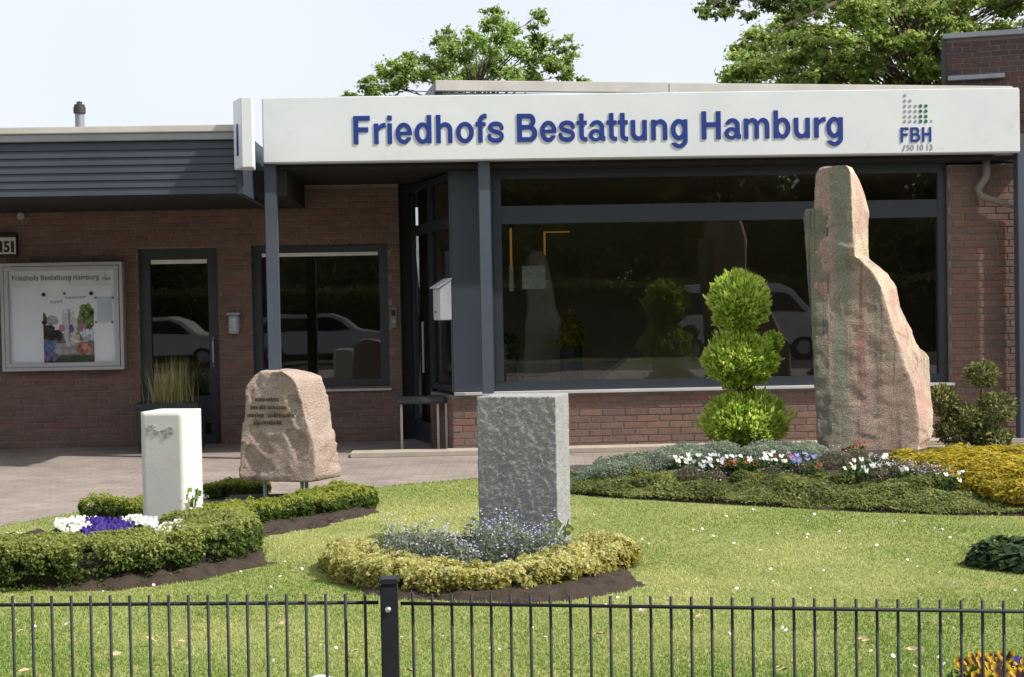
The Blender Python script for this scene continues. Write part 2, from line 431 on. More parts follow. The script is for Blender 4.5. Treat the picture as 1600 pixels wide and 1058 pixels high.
def room(x0, x1, y0, y1, z0, z1):
    t = .05
    return (MB().add([(x0,y0,z0),(x1,y0,z0),(x1,y1,z0),(x0,y1,z0)], [(0,1,2,3)]).add([(x0,y1,z0),(x1,y1,z0),(x1,y1,z1),(x0,y1,z1)], [(0,1,2,3)])
            .add([(x0,y0,z0),(x0,y1,z0),(x0,y1,z1),(x0,y0,z1)], [(0,1,2,3)]).add([(x1,y0,z0),(x1,y1,z0),(x1,y1,z1),(x1,y0,z1)], [(0,1,2,3)])
            .add([(x0,y0,z1),(x1,y0,z1),(x1,y1,z1),(x0,y1,z1)], [(0,1,2,3)]))

# ------------------------------------------------------------------ office wing (left)
ow = thing('office_wing', 'low brick office wing with dark boarded fascia, glazed door and window', 'building', (-4, YL, 0))
XL0 = -7.2; XL1 = X_(626, YL); HL = 3.13
dU = (X_(217, YL)-XL0, X_(341, YL)-XL0, -.01, Z_(280, 388, YL))
wU = (X_(394, YL)-XL0, X_(607, YL)-XL0, Z_(500, 608, YL), Z_(500, 380, YL))
OL = Vector((XL0, YL, 0)); WL = XL1-XL0
ops = [dU, wU]
wall = wall_mesh(OL, 0, WL, HL, ops).build('wall', MORTAR, ow)
brickwork(wall, OL, 0, WL, HL, ops, BR, seed=1)
# brick return at the recess corner
dr = window(ow, OL, 0, *dU, fw=.13, inset=.07, transoms=((.42, .34),), name='door', fd=.07)
MB().tube([(OL.x+dU[1]-.07, YL+.02, .95), (OL.x+dU[1]-.07, YL-.03, 1.0), (OL.x+dU[1]-.07, YL-.03, 1.25), (OL.x+dU[1]-.07, YL+.02, 1.3)], .012).build('handle', ZINC, dr)
wi = window(ow, OL, 0, *wU, fw=.11, inset=.07, name='window')
MB().box(OL.x+wU[0]-.02, OL.x+wU[1]+.02, YL-.05, YL+.068, wU[2]-.03, wU[2]-.002).build('sill', M('pale_sill', (.50,.50,.49), None, 4, .6), wi, bevel=.004)
# white strips before the glass, painted in for the sky's reflection under the eave
SKY_STRIP = M('sky_reflection_strip', (.80, .80, .76), None, 3, .8)
MB().box(OL.x+dU[0]+.14, OL.x+dU[1]-.14, YL+.075, YL+.095, dU[3]-.185, dU[3]-.135).build('sky_reflection_strip', SKY_STRIP, ow)
MB().box(OL.x+wU[0]+.12, OL.x+wU[1]-.12, YL+.075, YL+.095, wU[3]-.155, wU[3]-.112).build('sky_reflection_strip', SKY_STRIP, ow)
room(XL0, XL1-.1, YL+.24, 21.5, .01, HL-.05).build('interior', M('room_dim', (.30, .27, .22), None, 2, .9), ow)
# fascia: seven lapped boards, zinc strip and pale cap
XE = X_(374, YF); XB = -9.0
FB0, FB1 = Z_(0, 308, YF), Z_(0, 225, YF)
BOARD = M('fascia_board', (.046, .057, .076), (.036, .045, .061), 1.5, .45, .08, 40)
for k in range(7):
    h = (FB1-FB0)/7; z0 = FB0+k*h; z1 = z0+h*1.04; o1, o2 = .022, .006
    MB().add([(XB,YF-o1,z0),(XE,YF-o1,z0),(XE,YF-o2,z1),(XB,YF-o2,z1),(XB,YF+.02,z0),(XE,YF+.02,z0),(XE,YF+.02,z1),(XB,YF+.02,z1)],
             [(0,1,2,3),(5,4,7,6),(4,5,1,0),(3,2,6,7),(0,3,7,4),(1,5,6,2)]).build('fascia_board', BOARD, ow)
zz0 = FB1+.01; zz1 = Z_(0, 212, YF); zz2 = Z_(0, 201, YF)
MB().box(XB, XE, YF-.05, YF+.03, zz0, zz1).build('gutter_strip', ZINC, ow, bevel=.006)
MB().box(XB, XE+.03, YF-.075, YF+.25, zz1+.002, zz2).build('roof_edge', PALE, ow, bevel=.008)
MB().box(XB, XE, YF+.022, YL+.1, FB0+.03, FB0+.08).build('soffit', SOFFIT, ow)
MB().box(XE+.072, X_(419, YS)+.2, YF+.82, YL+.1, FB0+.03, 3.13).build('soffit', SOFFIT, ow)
MB().box(XB, XE, YF+.26, 22, FB0+.09, zz2-.02).build('roof', M('roofing_felt', (.09,.09,.09), None, 4, .9, .4, 80), ow)
MB().box(XE+.004, XE+.07, YF-.04, YL+.1, FB0-.01, zz2-.05).build('end_board', BOARD, ow, bevel=.004)

vp = onY(125, 200, 18.2)
t = thing('vent_pipe', 'short grey vent pipe with dark cap on the office roof', 'vent pipe', (vp.x, 18.2, zz2-.03))
MB().lathe((vp.x, 18.2, zz2-.03), [(.058,0),(.058,.66)]).build('pipe', ZINC, t, smooth=False)
MB().lathe((vp.x, 18.2, zz2+.62), [(.055,0),(.076,.008),(.076,.085),(.066,.09),(.066,.115),(.035,.125),(.035,.15),(.015,.158)]).build('cap', M('cap_dark', (.05,.05,.055), None, 8, .6), t)

# ------------------------------------------------------------------ showroom (right)
sr = thing('showroom', 'glazed showroom with brick plinth and dark frames under the long white sign', 'building', (2.5, YW, 0))
XA = Vector((X_(640, YL+.15), YL+.15, 0)); XBp = Vector((X_(704, YW), YW, 0))
XS0 = XBp.x; XW0 = X_(772, YW); XW1 = X_(1483, YW); XR = 7.3
ZSILL = Z_(772, 612, YW); ZTOP = Z_(772, 268, YW)
OS = Vector((XS0, YW, 0)); WS = XR-XS0
opS = [(-.5, XW1-XS0, ZSILL-.035, 9)]
wall = wall_mesh(OS, 0, WS, 3.1, opS).build('wall', MORTAR, sr)
brickwork(wall, OS, 0, WS, 3.1, opS, BR, seed=2)
# dark corner panel between entrance and display window
MB().box(XS0, XW0-.002, YW+.02, YW+.14, ZSILL+.004, 3.12).build('corner_panel', BLUEGREY if False else M('corner_paint', (.045,.055,.073), (.038,.047,.063), 2, .45), sr, bevel=.005)
dw = window(sr, Vector((XW0, YW, 0)), 0, 0, XW1-XW0, ZSILL, ZTOP+.02, fw=.10, inset=.05, transoms=((Z_(772, 336, YW), .20),), mullions=((X_(1330, YW)-XW0, .10),), name='window', fd=.1)
MB().box(XS0+.02, XW1+.04, YW-.06, YW+.05, ZSILL-.034, ZSILL-.002).build('sill', M('pale_sill', (.50,.50,.49), None, 4, .6), dw, bevel=.004)
# oblique entrance wall: brick plinth, sill, glazing and glass door
ang = math.atan2(XBp.y-XA.y, XBp.x-XA.x); LW = (XBp-XA).length
Nd_ = Vector((-math.sin(ang), math.cos(ang), 0))
opE = [(0, LW*.50, -.01, 9), (0, LW, ZSILL-.035, 9)]
wall = wall_mesh(XA, ang, LW-.012, 3.1, opE, T=.1).build('wall', MORTAR, sr)
brickwork(wall, XA, ang, LW-.012, 3.1, opE, BR, seed=3)
ew = window(sr, XA, ang, LW*.50, LW-.01, ZSILL, 3.1, fw=.07, inset=.02, transoms=((2.55, .12),), name='window', fd=.06)
ed = window(sr, XA, ang, 0, LW*.5, 0, 3.1, fw=.08, inset=.02, transoms=((2.55, .12), (.16, .16)), name='door', fd=.06)
Ud = Vector((math.cos(ang), math.sin(ang), 0)); Nd = Vector((-Ud.y, Ud.x, 0))
pz = XA+Ud*(LW*.44)-Nd*.05
MB().tube([pz+Vector((0,0,.85)), pz+Vector((0,0,1.45))], .014).build('handle', ZINC, ed)
# posts in the plane of the sign
for (pxa, zb) in ((417, 0), (751, ZSILL-.002), (1592, 0)):
    xa = X_(pxa, YS+.1); w_ = .128
    MB().box(xa, xa+w_, YS+.1, YS+.228, zb, Z_(417, 255, YS)+.06).build('post', BLUEGREY, sr, bevel=.006)
XC0 = X_(419, YS); XC1 = X_(1594, YS); ZSB, ZST = Z_(417, 255, YS), Z_(417, 152, YS)
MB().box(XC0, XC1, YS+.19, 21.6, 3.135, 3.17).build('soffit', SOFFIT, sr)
MB().box(XC0, XC1+.3, YS+.25, 21.6, 3.18, 3.42).build('roof', MATS['roofing_felt'], sr)
# brick course sits under; beam above the window
MB().box(XS0-.004, XR, YW+.004, YW+.2, ZTOP+.022, 3.133).build('beam', ANTH, sr)
ia, ib = XA+Nd_*.13, XBp+Nd_*.13
ip = [(ia.x, ia.y), (ib.x, ib.y+.12), (XR-.1, YW+.26), (XR-.1, 21.4), (ia.x, 21.4)]
IN = MB(); npp = len(ip)
IN.add([(p[0], p[1], .02) for p in ip]+[(p[0], p[1], 3.12) for p in ip], [tuple(range(npp)), tuple(range(npp, 2*npp))]+[(i, (i+1)%npp, npp+(i+1)%npp, npp+i) for i in (2, 3, 4)])
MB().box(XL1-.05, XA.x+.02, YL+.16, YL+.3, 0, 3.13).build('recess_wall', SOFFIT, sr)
IN.build('interior', M('room_dark', (.42, .35, .28), None, 2, .9), sr)
# raised roof behind the sign, turned a little
c0 = onY(680, 125, 19.5); a8 = R(8); U8 = Vector((math.cos(a8), math.sin(a8), 0)); N8 = Vector((-U8.y, U8.x, 0)); Lr = 8.55
def rb(name, mat, a, b, d0, d1, z0, z1, bev=.01):
    p = Vector((c0.x, c0.y, 0)); MB().obox(p+U8*(a+b)/2+N8*(d0+d1)/2+Vector((0,0,(z0+z1)/2)), U8*(b-a)/2, N8*(d1-d0)/2, Vector((0,0,(z1-z0)/2))).build(name, mat, sr, bevel=bev)
rb('upper_roof_edge', PALE, 0, 3.3, 0, .06, c0.z-.15, c0.z); rb('upper_roof_edge', PALE, 3.304, Lr, 0.003, .06, c0.z-.15, c0.z-.004)
rb('upper_roof_band', M('roof_band', (.42,.45,.50), (.34,.37,.42), 3, .5), .12, Lr-.1, .1, .2, 3.43, c0.z-.155)
rb('upper_roof', MATS['roofing_felt'], .13, Lr-.12, .21, 1.2, 3.43, c0.z-.16)
rb('upper_roof_side', BLUEGREY, -.002, .11, .064, 3.0, c0.z-.20, c0.z-.004)
# drainpipe in the corner
dpts = [onY(1541, 248, YW-.1), onY(1541, 276, YW-.1), onY(1528, 295, YW-.1), onY(1532, 307, YW-.1), onY(1592, 326, YW-.1), onY(1596, 700, YW-.1)]
MB().tube(dpts, .045, 10).build('drainpipe', M('pipe_brown', (.20,.17,.15), None, 6, .6), sr, smooth=True)

# ------------------------------------------------------------------ brick block behind
tw = thing('brick_block', 'taller dark brick building corner with grey metal coping behind the sign', 'building', (5.5, 22, 0))
o = onY(1477, 62, 22.0); at = R(-18); Wt = 4.0; Ht = o.z
OT = Vector((o.x, 22.0, 0))
wall = wall_mesh(OT, at, Wt, Ht, []).build('wall', MORTAR, tw)
brickwork(wall, OT+Vector((0,0,3.6)), at, Wt, Ht-3.6, [], BRD, seed=4, course=.083, L=.26)
Ut = Vector((math.cos(at), math.sin(at), 0)); Nt = Vector((-Ut.y, Ut.x, 0))
MB().obox(OT+Ut*(Wt/2)+Nt*.12+Vector((0,0,Ht+.04)), Ut*(Wt/2+.04), Nt*.2, Vector((0,0,.04))).build('coping', ZINC, tw, bevel=.008)
MB().obox(OT-Ut*.03+Nt*.1+Vector((0,0,Ht/2)), Ut*.03, Nt*.13, Vector((0,0,Ht/2-.002))).build('corner_trim', M('dark_trim', (.06,.06,.065), None, 3, .6), tw)
MB().obox(OT+Nt*2.3-Ut*-.02+Vector((0,0,Ht/2)), Ut*.02, Nt*2.05, Vector((0,0,Ht/2-.05))).build('side_wall', BRD[1], tw)
lz = Z_(1490, 124, 22)
MB().obox(OT+Ut*.45-Nt*.05+Vector((0,0,lz)), Ut*.42, Nt*.05, Vector((0,0,.035))).build('ledge', ZINC, tw, bevel=.006)

# ================================================================== signs
SBLUE = M('sign_blue', (.014, .040, .235), (.012, .034, .21), 2, .4, spec=.5)
# grotesque bold glyphs drawn as distance fields (2048 units per em), traced to outlines
def _box(X, Y, a, b, c, d): return np.maximum(np.maximum(a-X, X-c), np.maximum(b-Y, Y-d))
def _ell(X, Y, cx, cy, rx, ry): return (np.sqrt(((X-cx)/rx)**2+((Y-cy)/ry)**2)-1)*min(rx, ry)
def _rbox(X, Y, a, b, c, d, r):
    """box rounded on its right side"""
    qx = np.maximum(X-(c-r), 0); qy = np.maximum(np.abs(Y-(b+d)/2)-((d-b)/2-r), 0)
    return np.maximum(np.hypot(qx, qy)-r, np.maximum(a-X, np.maximum(b-Y, Y-d)))
def _path(X, Y, pts, w):
    P = [np.array(p, float) for p in pts]; out = np.full(X.shape, 1e9); Q = []
    for i in range(len(P)-1):
        p0, p1, p2, p3 = P[max(i-1, 0)], P[i], P[i+1], P[min(i+2, len(P)-1)]
        for t in np.linspace(0, 1, 7)[:-1]:
            Q.append(.5*(2*p1+(p2-p0)*t+(2*p0-5*p1+4*p2-p3)*t*t+(3*p1-p0-3*p2+p3)*t**3))
    Q.append(P[-1])
    for a, b in zip(Q[:-1], Q[1:]):
        d = b-a; L = max(d@d, 1e-9); t = np.clip(((X-a[0])*d[0]+(Y-a[1])*d[1])/L, 0, 1)
        out = np.minimum(out, np.hypot(X-a[0]-t*d[0], Y-a[1]-t*d[1]))
    return out-w
U_, I_ = (lambda *a: np.minimum.reduce(a)), (lambda *a: np.maximum.reduce(a))
def glyph_field(c, X, Y):
    B = lambda *a: _box(X, Y, *a); E = lambda *a: _ell(X, Y, *a)
    if c == 'F': return U_(B(150,0,446,1466), B(150,1218,1155,1466), B(150,625,1045,873))
    if c == 'H': return U_(B(150,0,446,1466), B(1033,0,1329,1466), B(150,640,1329,888))
    if c == 'B':
        o = U_(_rbox(X,Y,150,715,1275,1466,374), _rbox(X,Y,150,0,1375,860,428))
        return I_(o, -_rbox(X,Y,446,885,975,1222,166), -_rbox(X,Y,446,246,1070,642,197))
    if c == 'o': return I_(E(625,531,545,555), -E(625,531,256,328))
    if c == 'e':
        r = I_(E(570,531,500,555), -E(568,531,226,332)); r = I_(r, -B(560,318,1300,440))
        return U_(r, I_(E(570,531,500,555), B(100,440,1100,622)))
    if c == 'd': return U_(I_(E(560,531,480,555), -E(585,531,215,332)), B(825,0,1106,1466))
    if c == 'b': return U_(I_(E(690,531,480,555), -E(665,531,215,332)), B(134,0,415,1466))
    if c == 'g':
        hook = I_(E(596,-20,510,425), -E(580,-20,245,205), Y+20); hook = I_(hook, -B(0,-150,420,10))
        return U_(I_(E(560,531,480,555), -E(585,531,215,320)), B(825,-20,1106,1062), hook)
    if c in 'nhu':
        if c == 'u': X, Y = 1255-X, 1062-Y; B = lambda *a: _box(X, Y, *a); E = lambda *a: _ell(X, Y, *a)
        arch = I_(E(690,650,431,436), -E(628,640,213,215), 640-Y)
        return U_(B(134,0,415,1466 if c == 'h' else 1062), B(840,0,1121,655), arch)
    if c == 'm':
        a1 = I_(E(665,650,386,436), -E(588,640,181,215), 640-Y); a2 = I_(E(1310,650,386,436), -E(1233,640,181,215), 640-Y)
        return U_(B(126,0,407,1062), B(770,0,1051,655), B(1415,0,1696,655), a1, a2)
    if c == 'r': return U_(B(133,0,414,1062), I_(E(740,600,420,486), -E(790,560,376,285), X-850, 560-Y))
    if c == 'i': return U_(B(147,0,428,1062), B(147,1206,428,1466))
    if c == 'f': return U_(B(170,0,451,1110), B(20,842,640,1062), I_(E(600,1100,430,392), -E(620,1100,169,160), 1100-Y, X-712))
    if c == 't': return U_(B(175,260,456,1440), B(20,842,640,1062), I_(E(605,270,430,296), -E(620,270,164,75), Y-270, X-660))
    if c == 's': return _path(X, Y, [(930,745),(840,905),(565,970),(300,905),(205,760),(330,625),(580,545),(850,450),(930,310),(840,150),(570,90),(250,165),(160,330)], 118)
    if c == 'a':
        top = I_(E(565,690,455,396), -E(545,690,190,180), 690-Y); top = I_(top, -B(0,600,360,760))
        bowl = I_(E(470,300,400,322), -E(510,290,190,140), X-800)
        return U_(B(735,60,1016,700), top, bowl, I_(E(1000,120,270,125), X-1085, 735-X))
ADV = dict(F=1251, r=797, i=569, e=1139, d=1251, h=1251, o=1251, f=682, s=1139, B=1479, t=682, a=1139, u=1251, n=1251, g=1251, H=1479, m=1821, b=1251)
ADV[' '] = 569
def trace(c, step=26.0):
    xs = np.arange(-60, 1800, step)+.37; ys = np.arange(-520, 1560, step)+.41
    X, Y = np.meshgrid(xs, ys, indexing='ij'); D = glyph_field(c, X, Y); S_ = D < 0
    seg = {}
    def pt(i, j, k, l):
        a, b = D[i, j], D[k, l]; t = a/(a-b); return (xs[i]+(xs[k]-xs[i])*t, ys[j]+(ys[l]-ys[j])*t)
    for i, j in np.argwhere((S_[:-1, :-1] != S_[1:, :-1]) | (S_[:-1, :-1] != S_[:-1, 1:]) | (S_[:-1, :-1] != S_[1:, 1:])):
        cs = [(i, j), (i+1, j), (i+1, j+1), (i, j+1)]; cr_ = []
        for q in range(4):
            a, b = cs[q], cs[(q+1) % 4]
            if S_[a] != S_[b]: cr_.append((tuple(sorted((a, b))), S_[a]))
        ents = [k for k, s_ in cr_ if s_]; exs = [k for k, s_ in cr_ if not s_]
        for k in range(len(ents)): seg[ents[k]] = exs[k]
    loops = []
    while seg:
        k0, k = next(iter(seg.items())); del seg[k0]; lp = [k0]
        while k != k0 and k in seg: lp.append(k); k = seg.pop(k)
        loops.append([pt(*a, *b) for a, b in lp])
    return loops
_gl = {}
def glyph_mesh(c, sx, sy, extr):
    if c not in _gl: _gl[c] = trace(c)
    cv = bpy.data.curves.new('t', 'CURVE'); cv.dimensions = '2D'; cv.fill_mode = 'BOTH'; cv.extrude = extr
    for lp in _gl[c]:
        if len(lp) < 4: continue
        sp = cv.splines.new('POLY'); sp.points.add(len(lp)-1); sp.use_cyclic_u = True
        sp.points.foreach_set('co', [v for p in lp for v in (p[0]*sx, p[1]*sy, 0, 1)])
    ob = bpy.data.objects.new('t', cv); COL.objects.link(ob)
    me = bpy.data.meshes.new_from_object(ob.evaluated_get(bpy.context.evaluated_depsgraph_get()))
    bpy.data.objects.remove(ob); bpy.data.curves.remove(cv); return me
def lettering(body, x0, x1, zb, caph, Y, mat, parent, name='letter', extr=.0045):
    """raised letters in the XZ plane from x0 to x1, baseline zb, facing -Y"""
    tot = sum(ADV[c] for c in body)-200; sx = (x1-x0)/tot; sy = caph/1466; pen = -110; cache = {}
    for c in body:
        if c != ' ':
            if c not in cache: cache[c] = glyph_mesh(c, sx, sy, extr)
            me = cache[c].copy(); a = np.zeros(len(me.vertices)*3); me.vertices.foreach_get('co', a); a = a.reshape(-1, 3)
            me.vertices.foreach_set('co', np.stack([x0+pen*sx+a[:, 0], Y-a[:, 2]-extr, zb+a[:, 1]], 1).ravel()); me.update(); me.name = name
            me.materials.clear(); link(name, me, mat, parent)
        pen += ADV[c]
def digits(body, x0, x1, zb, caph, Y, mat, parent, name='digit', extr=.002, bold=.0):
    """small printed figures"""
    cv = bpy.data.curves.new('t', 'FONT'); cv.body = body; cv.offset = bold; cv.extrude = .01
    ob = bpy.data.objects.new('t', cv); COL.objects.link(ob)
    dg = bpy.context.evaluated_depsgraph_get(); dg.update()
    me = bpy.data.meshes.new_from_object(ob.evaluated_get(dg)); bpy.data.objects.remove(ob); bpy.data.curves.remove(cv)
    a = np.zeros(len(me.vertices)*3); me.vertices.foreach_get('co', a); a = a.reshape(-1, 3); lo, hi = a.min(0), a.max(0)
    w = np.stack([x0+(a[:, 0]-lo[0])/(hi[0]-lo[0])*(x1-x0), Y-extr*(1+a[:, 2]/.01), zb+(a[:, 1]-lo[1])/(hi[1]-lo[1])*caph], 1)
    me.vertices.foreach_set('co', w.ravel()); me.update(); me.materials.clear(); me.name = name
    return link(name, me, mat, parent)
sg = thing('shop_sign', 'long white fascia sign with raised blue letters and dotted emblem', 'sign', ((XC0+XC1)/2, YS, ZSB))
xs0, xs1 = X_(416, YS), X_(1597, YS)
MB().box(xs0, xs1, YS, YS+.18, ZSB, ZST).build('panel', WHITE, sg, bevel=.012)
lettering('Friedhofs Bestattung Hamburg', X_(557, YS), X_(1322, YS), Z_(557, 225.5, YS), .302, YS, SBLUE, sg)
SG = M('emblem_grey', (.33,.34,.36), None, 3, .5); SGN = M('emblem_green', (.012,.15,.09), None, 3, .5)
def disc(mb, c, r, n=10, Y=0, th=.004):
    pts = [(c.x+r*math.cos(2*math.pi*i/n), Y, c.z+r*math.sin(2*math.pi*i/n)) for i in range(n)]
    mb.add(pts+[(p[0], Y-th, p[2]) for p in pts], [tuple(range(n)), tuple(range(2*n-1, n-1, -1))]+[(i, (i+1)%n, n+(i+1)%n, n+i) for i in range(n)]); return mb
rows = [149, 157.4, 165.6, 173.8, 182, 189.6]; cols_ = [1413.8, 1422, 1430.4, 1438.3, 1446.6]
for r, yv in enumerate(rows):
    for c, xv in enumerate(cols_):
        if (r == 0 and c > 0) or (r == 1 and c > 1): continue
        disc(MB(), onY(xv, yv, YS), .019 if c > 2 else .016, Y=YS-.001).build('emblem_dot', SGN if c > 2 else SG, sg)
disc(MB(), onY(1455.5, 189, YS), .012, Y=YS-.001).build('emblem_dot', SG, sg)
lettering('FBH', X_(1410, YS), X_(1459, YS), Z_(1410, 222, YS), .158, YS, SBLUE, sg, name='emblem_letter', extr=.004)
o = digits('50 10 13', X_(1420, YS), X_(1460, YS), Z_(1420, 235, YS), .062, YS, SG, sg, name='phone_number', extr=.002, bold=.01); o['kind'] = 'stuff'
hp = onY(1411, 235.5, YS); MB().obox(hp+Vector((.012,-.003,.03)), Vector((.012,0,.03)), Vector((0,.002,0)), Vector((.008,0,-.003))).build('handset_mark', SG, sg)

# projecting sign box at the end of the office fascia
pb = thing('projecting_sign', 'small white box sign projecting from the corner of the dark fascia', 'sign', (X_(385, 14.5), 14.5, Z_(390, 262, 14.4)))
zb, zt = Z_(390, 262, 14.4), Z_(390, 153, 14.4)
pl = [(X_(383.5, 14.35), 14.35), (X_(400, 14.35), 14.35), (X_(401, 14.7)+.02, 14.7), (X_(371, 14.62), 14.62)]
MB().prism(pl, zb, zt).build('panel', WHITE, pb, bevel=.006)
q0, q1 = Vector((*pl[3], 0)), Vector((*pl[0], 0)); dq = (q1-q0).normalized(); nq = Vector((dq.y, -dq.x, 0))
for kz, hh in ((.33, .10), (.52, .03), (.60, .03)):
    MB().obox(q0.lerp(q1, .5)+nq*.002+Vector((0,0,zb+(zt-zb)*kz)), dq*.035, nq*.0015, Vector((0,0,hh))).build('printed_mark', SBLUE, pb)

# house number plate
hx0, hx1 = X_(-3, YL), X_(32, YL); hz0, hz1 = Z_(15, 402, YL), Z_(15, 366, YL)
hn = thing('house_number', 'lit-box house number 151 in black on white, dark frame on brick', 'house number', ((hx0+hx1)/2, YL, hz0))
MB().box(hx0-.03, hx1, YL-.09, YL-.012, hz0, hz1).build('frame', M('black_plastic', (.015,.014,.014), None, 4, .5), hn, bevel=.008)
MB().box(X_(0, YL-.09), X_(27, YL-.09), YL-.095, YL-.088, Z_(15, 397, YL-.09), Z_(15, 371, YL-.09)).build('plate', M('plate_white', (.62,.62,.60), None, 4, .5), hn)
for (da, db, dg_) in ((2, 6.5, '1'), (8.5, 17.5, '5'), (20, 24.5, '1')): digits(dg_, X_(da, YL-.09), X_(db, YL-.09), Z_(1, 394.5, YL-.09), .135, YL-.095, MATS['black_plastic'], hn, extr=.002, bold=.03)

# ------------------------------------------------------------------ display case
YC = YL-.16
dx0, dx1 = X_(1, YC), X_(192, YC); dz0, dz1 = Z_(100, 579, YC), Z_(100, 410, YC)
dc = thing('display_case', 'grey aluminium notice case with poster mounted on the brick wall', 'display case', ((dx0+dx1)/2, YL, dz0))
ALU = M('aluminium', (.46,.47,.50), (.40,.41,.44), 3, .4, .05, 80, metallic=.35)
fwc = .075
mb = MB(); mb.box(dx0, dx1, YC, YL-.012, dz0, dz0+.04); mb.box(dx0, dx1, YC, YL-.012, dz1-.04, dz1); mb.box(dx0, dx0+.04, YC, YL-.012, dz0+.04, dz1-.04); mb.box(dx1-.04, dx1, YC, YL-.012, dz0+.04, dz1-.04)
mb.build('case', ALU, dc, bevel=.006)
mb = MB(); g = .046; a0, a1, b0, b1 = dx0+g, dx1-g, dz0+g, dz1-g
mb.box(a0, a1, YC-.008, YC+.03, b0, b0+.05); mb.box(a0, a1, YC-.008, YC+.03, b1-.05, b1); mb.box(a0, a0+.05, YC-.008, YC+.03, b0+.05, b1-.05); mb.box(a1-.05, a1, YC-.008, YC+.03, b0+.05, b1-.05)
df = mb.build('case_door', ALU, dc, bevel=.004)
MB().add([(a0+.045,YC+.01,b0+.045),(a1-.045,YC+.01,b0+.045),(a1-.045,YC+.01,b1-.045),(a0+.045,YC+.01,b1-.045)], [(0,1,2,3)]).build('pane', glassmat('clear_glass', 1.25, (.97,.98,.98)), df)
YB = YL-.118
MB().box(dx0+.042, dx1-.042, YB, YL-.02, dz0+.042, dz1-.042).build('back_board', M('board_white', (.84,.87,.92), (.80,.84,.90), 2, .5), dc)
hz = Z_(100, 447, YC+.02)
MB().box(a0+.052, a1-.052, YC+.016, YC+.028, hz, b1-.04).build('header', M('header_white', (.82,.88,.92), None, 2, .5), dc)
SOFTB = M('soft_blue_print', (.17,.21,.36), None, 3, .6)
lettering('Friedhofs Bestattung Hamburg', X_(19, YC), X_(155, YC), Z_(19, 439, YC), .062, YC+.015, SOFTB, dc, name='letter', extr=.001)
lettering('FBH', X_(161, YC), X_(173, YC), Z_(161, 438, YC), .034, YC+.015, SOFTB, dc, name='emblem_letter', extr=.001)
mb = MB()
for r in range(4):
    for c in range(4):
        if c <= r: disc(mb, onY(163+c*2.6, 426+r*2.3, YC), .006, 6, YC+.015, .001)
mb.build('emblem_dots', SG, dc)
# poster print: colour patches on a fine grid (a flat print)
pw, ph = 84, 116
px0, px1 = X_(67, YB), X_(146, YB); pz0, pz1 = Z_(100, 567, YB), Z_(100, 456, YB)
uu, vv = np.meshgrid((np.arange(pw)+.5)/pw, (np.arange(ph)+.5)/ph, indexing='ij')
C = np.ones((pw, ph, 3))*np.array([.82, .85, .91])
jit = fbm(np.stack([uu.ravel()*8, vv.ravel()*10, 0*uu.ravel()], 1), 1, 4, 5).reshape(pw, ph)
jit2 = fbm(np.stack([uu.ravel()*20, vv.ravel()*24, 0*uu.ravel()+9], 1), 1, 3, 8).reshape(pw, ph)
def patch(mask, c, v=.3):
    g_ = np.array(c); g_ = g_*.8+.2*g_.mean(); C[mask] = g_*(1+1.6*v*jit2[mask][:, None])
def ell(cx, cy, rx, ry): return ((uu-cx)/rx)**2+((vv-cy)/ry)**2 < 1+1.1*jit+.9*jit2
patch((vv < .42+.05*jit), (.22, .21, .16)); patch((vv < .10), (.08, .11, .06)); patch(((vv < .28) & (vv > .10+.05*uu) & (uu < .72)), (.42, .40, .44))
patch(ell(.52, .50, .14, .27), (.62, .58, .64), .12); patch((np.abs(uu-.52) < .02) & (vv > .3) & (vv < .75), (.35, .34, .38))
patch(ell(.88, .60, .16, .20), (.16, .24, .05), .7); patch(ell(.74, .52, .06, .16), (.25, .28, .16)); patch(ell(.17, .60, .11, .08), (.42, .40, .42), .4); patch(ell(.02, .60, .05, .12), (.10, .16, .04))
patch(ell(.15, .42, .2, .12), (.055, .045, .05), .6); patch(ell(.31, .36, .06, .09), (.055, .045, .05)); patch(ell(.12, .24, .17, .08), (.12, .19, .50), .6)
patch(ell(.10, .10, .16, .07), (.22, .15, .38), .6); patch(ell(.37, .49, .06, .05), (.55, .20, .34)); patch(ell(.55, .48, .045, .05), (.16, .10, .30)); patch(ell(.79, .50, .07, .05), (.5, .18, .4))
patch(ell(.88, .37, .17, .10), (.55, .52, .68), .8); patch(ell(.80, .21, .18, .08), (.42, .17, .13), 1.0); patch(ell(.62, .35, .12, .05), (.60, .58, .52), .4); patch(ell(.66, .30, .07, .02), (.75,.72,.7), .1)
gxp = px0+(px1-px0)*np.arange(pw+1)/pw; gzp = pz0+(pz1-pz0)*np.arange(ph+1)/ph
Vp = []; Fp = []; Cp = []
for i in range(pw):
    for j in range(ph):
        b = len(Vp); Vp += [(gxp[i],YB-.004,gzp[j]),(gxp[i+1],YB-.004,gzp[j]),(gxp[i+1],YB-.004,gzp[j+1]),(gxp[i],YB-.004,gzp[j+1])]; Fp.append((b,b+1,b+2,b+3)); Cp += [C[i, j]]*4
np_mesh('poster', Vp, Fp, leafmat('print', 0.0, .6, .2), dc, np.clip(np.array(Cp), 0, 1))
mb = MB()
for (xa, ya, xb, nseg) in ((78, 473, 98, 14), (101, 466, 134, 22)):
    pts = [onY(xa+(xb-xa)*i/nseg, ya-(i/nseg)*2+2.4*math.sin(i*2.3)+(-3 if i == 1 else 0), YB) for i in range(nseg+1)]
    mb.tube([(p.x, YB-.006, p.z) for p in pts], .004, 4)
mb.build('poster_heading', M('ink', (.20,.22,.28), None, 3, .7), dc)
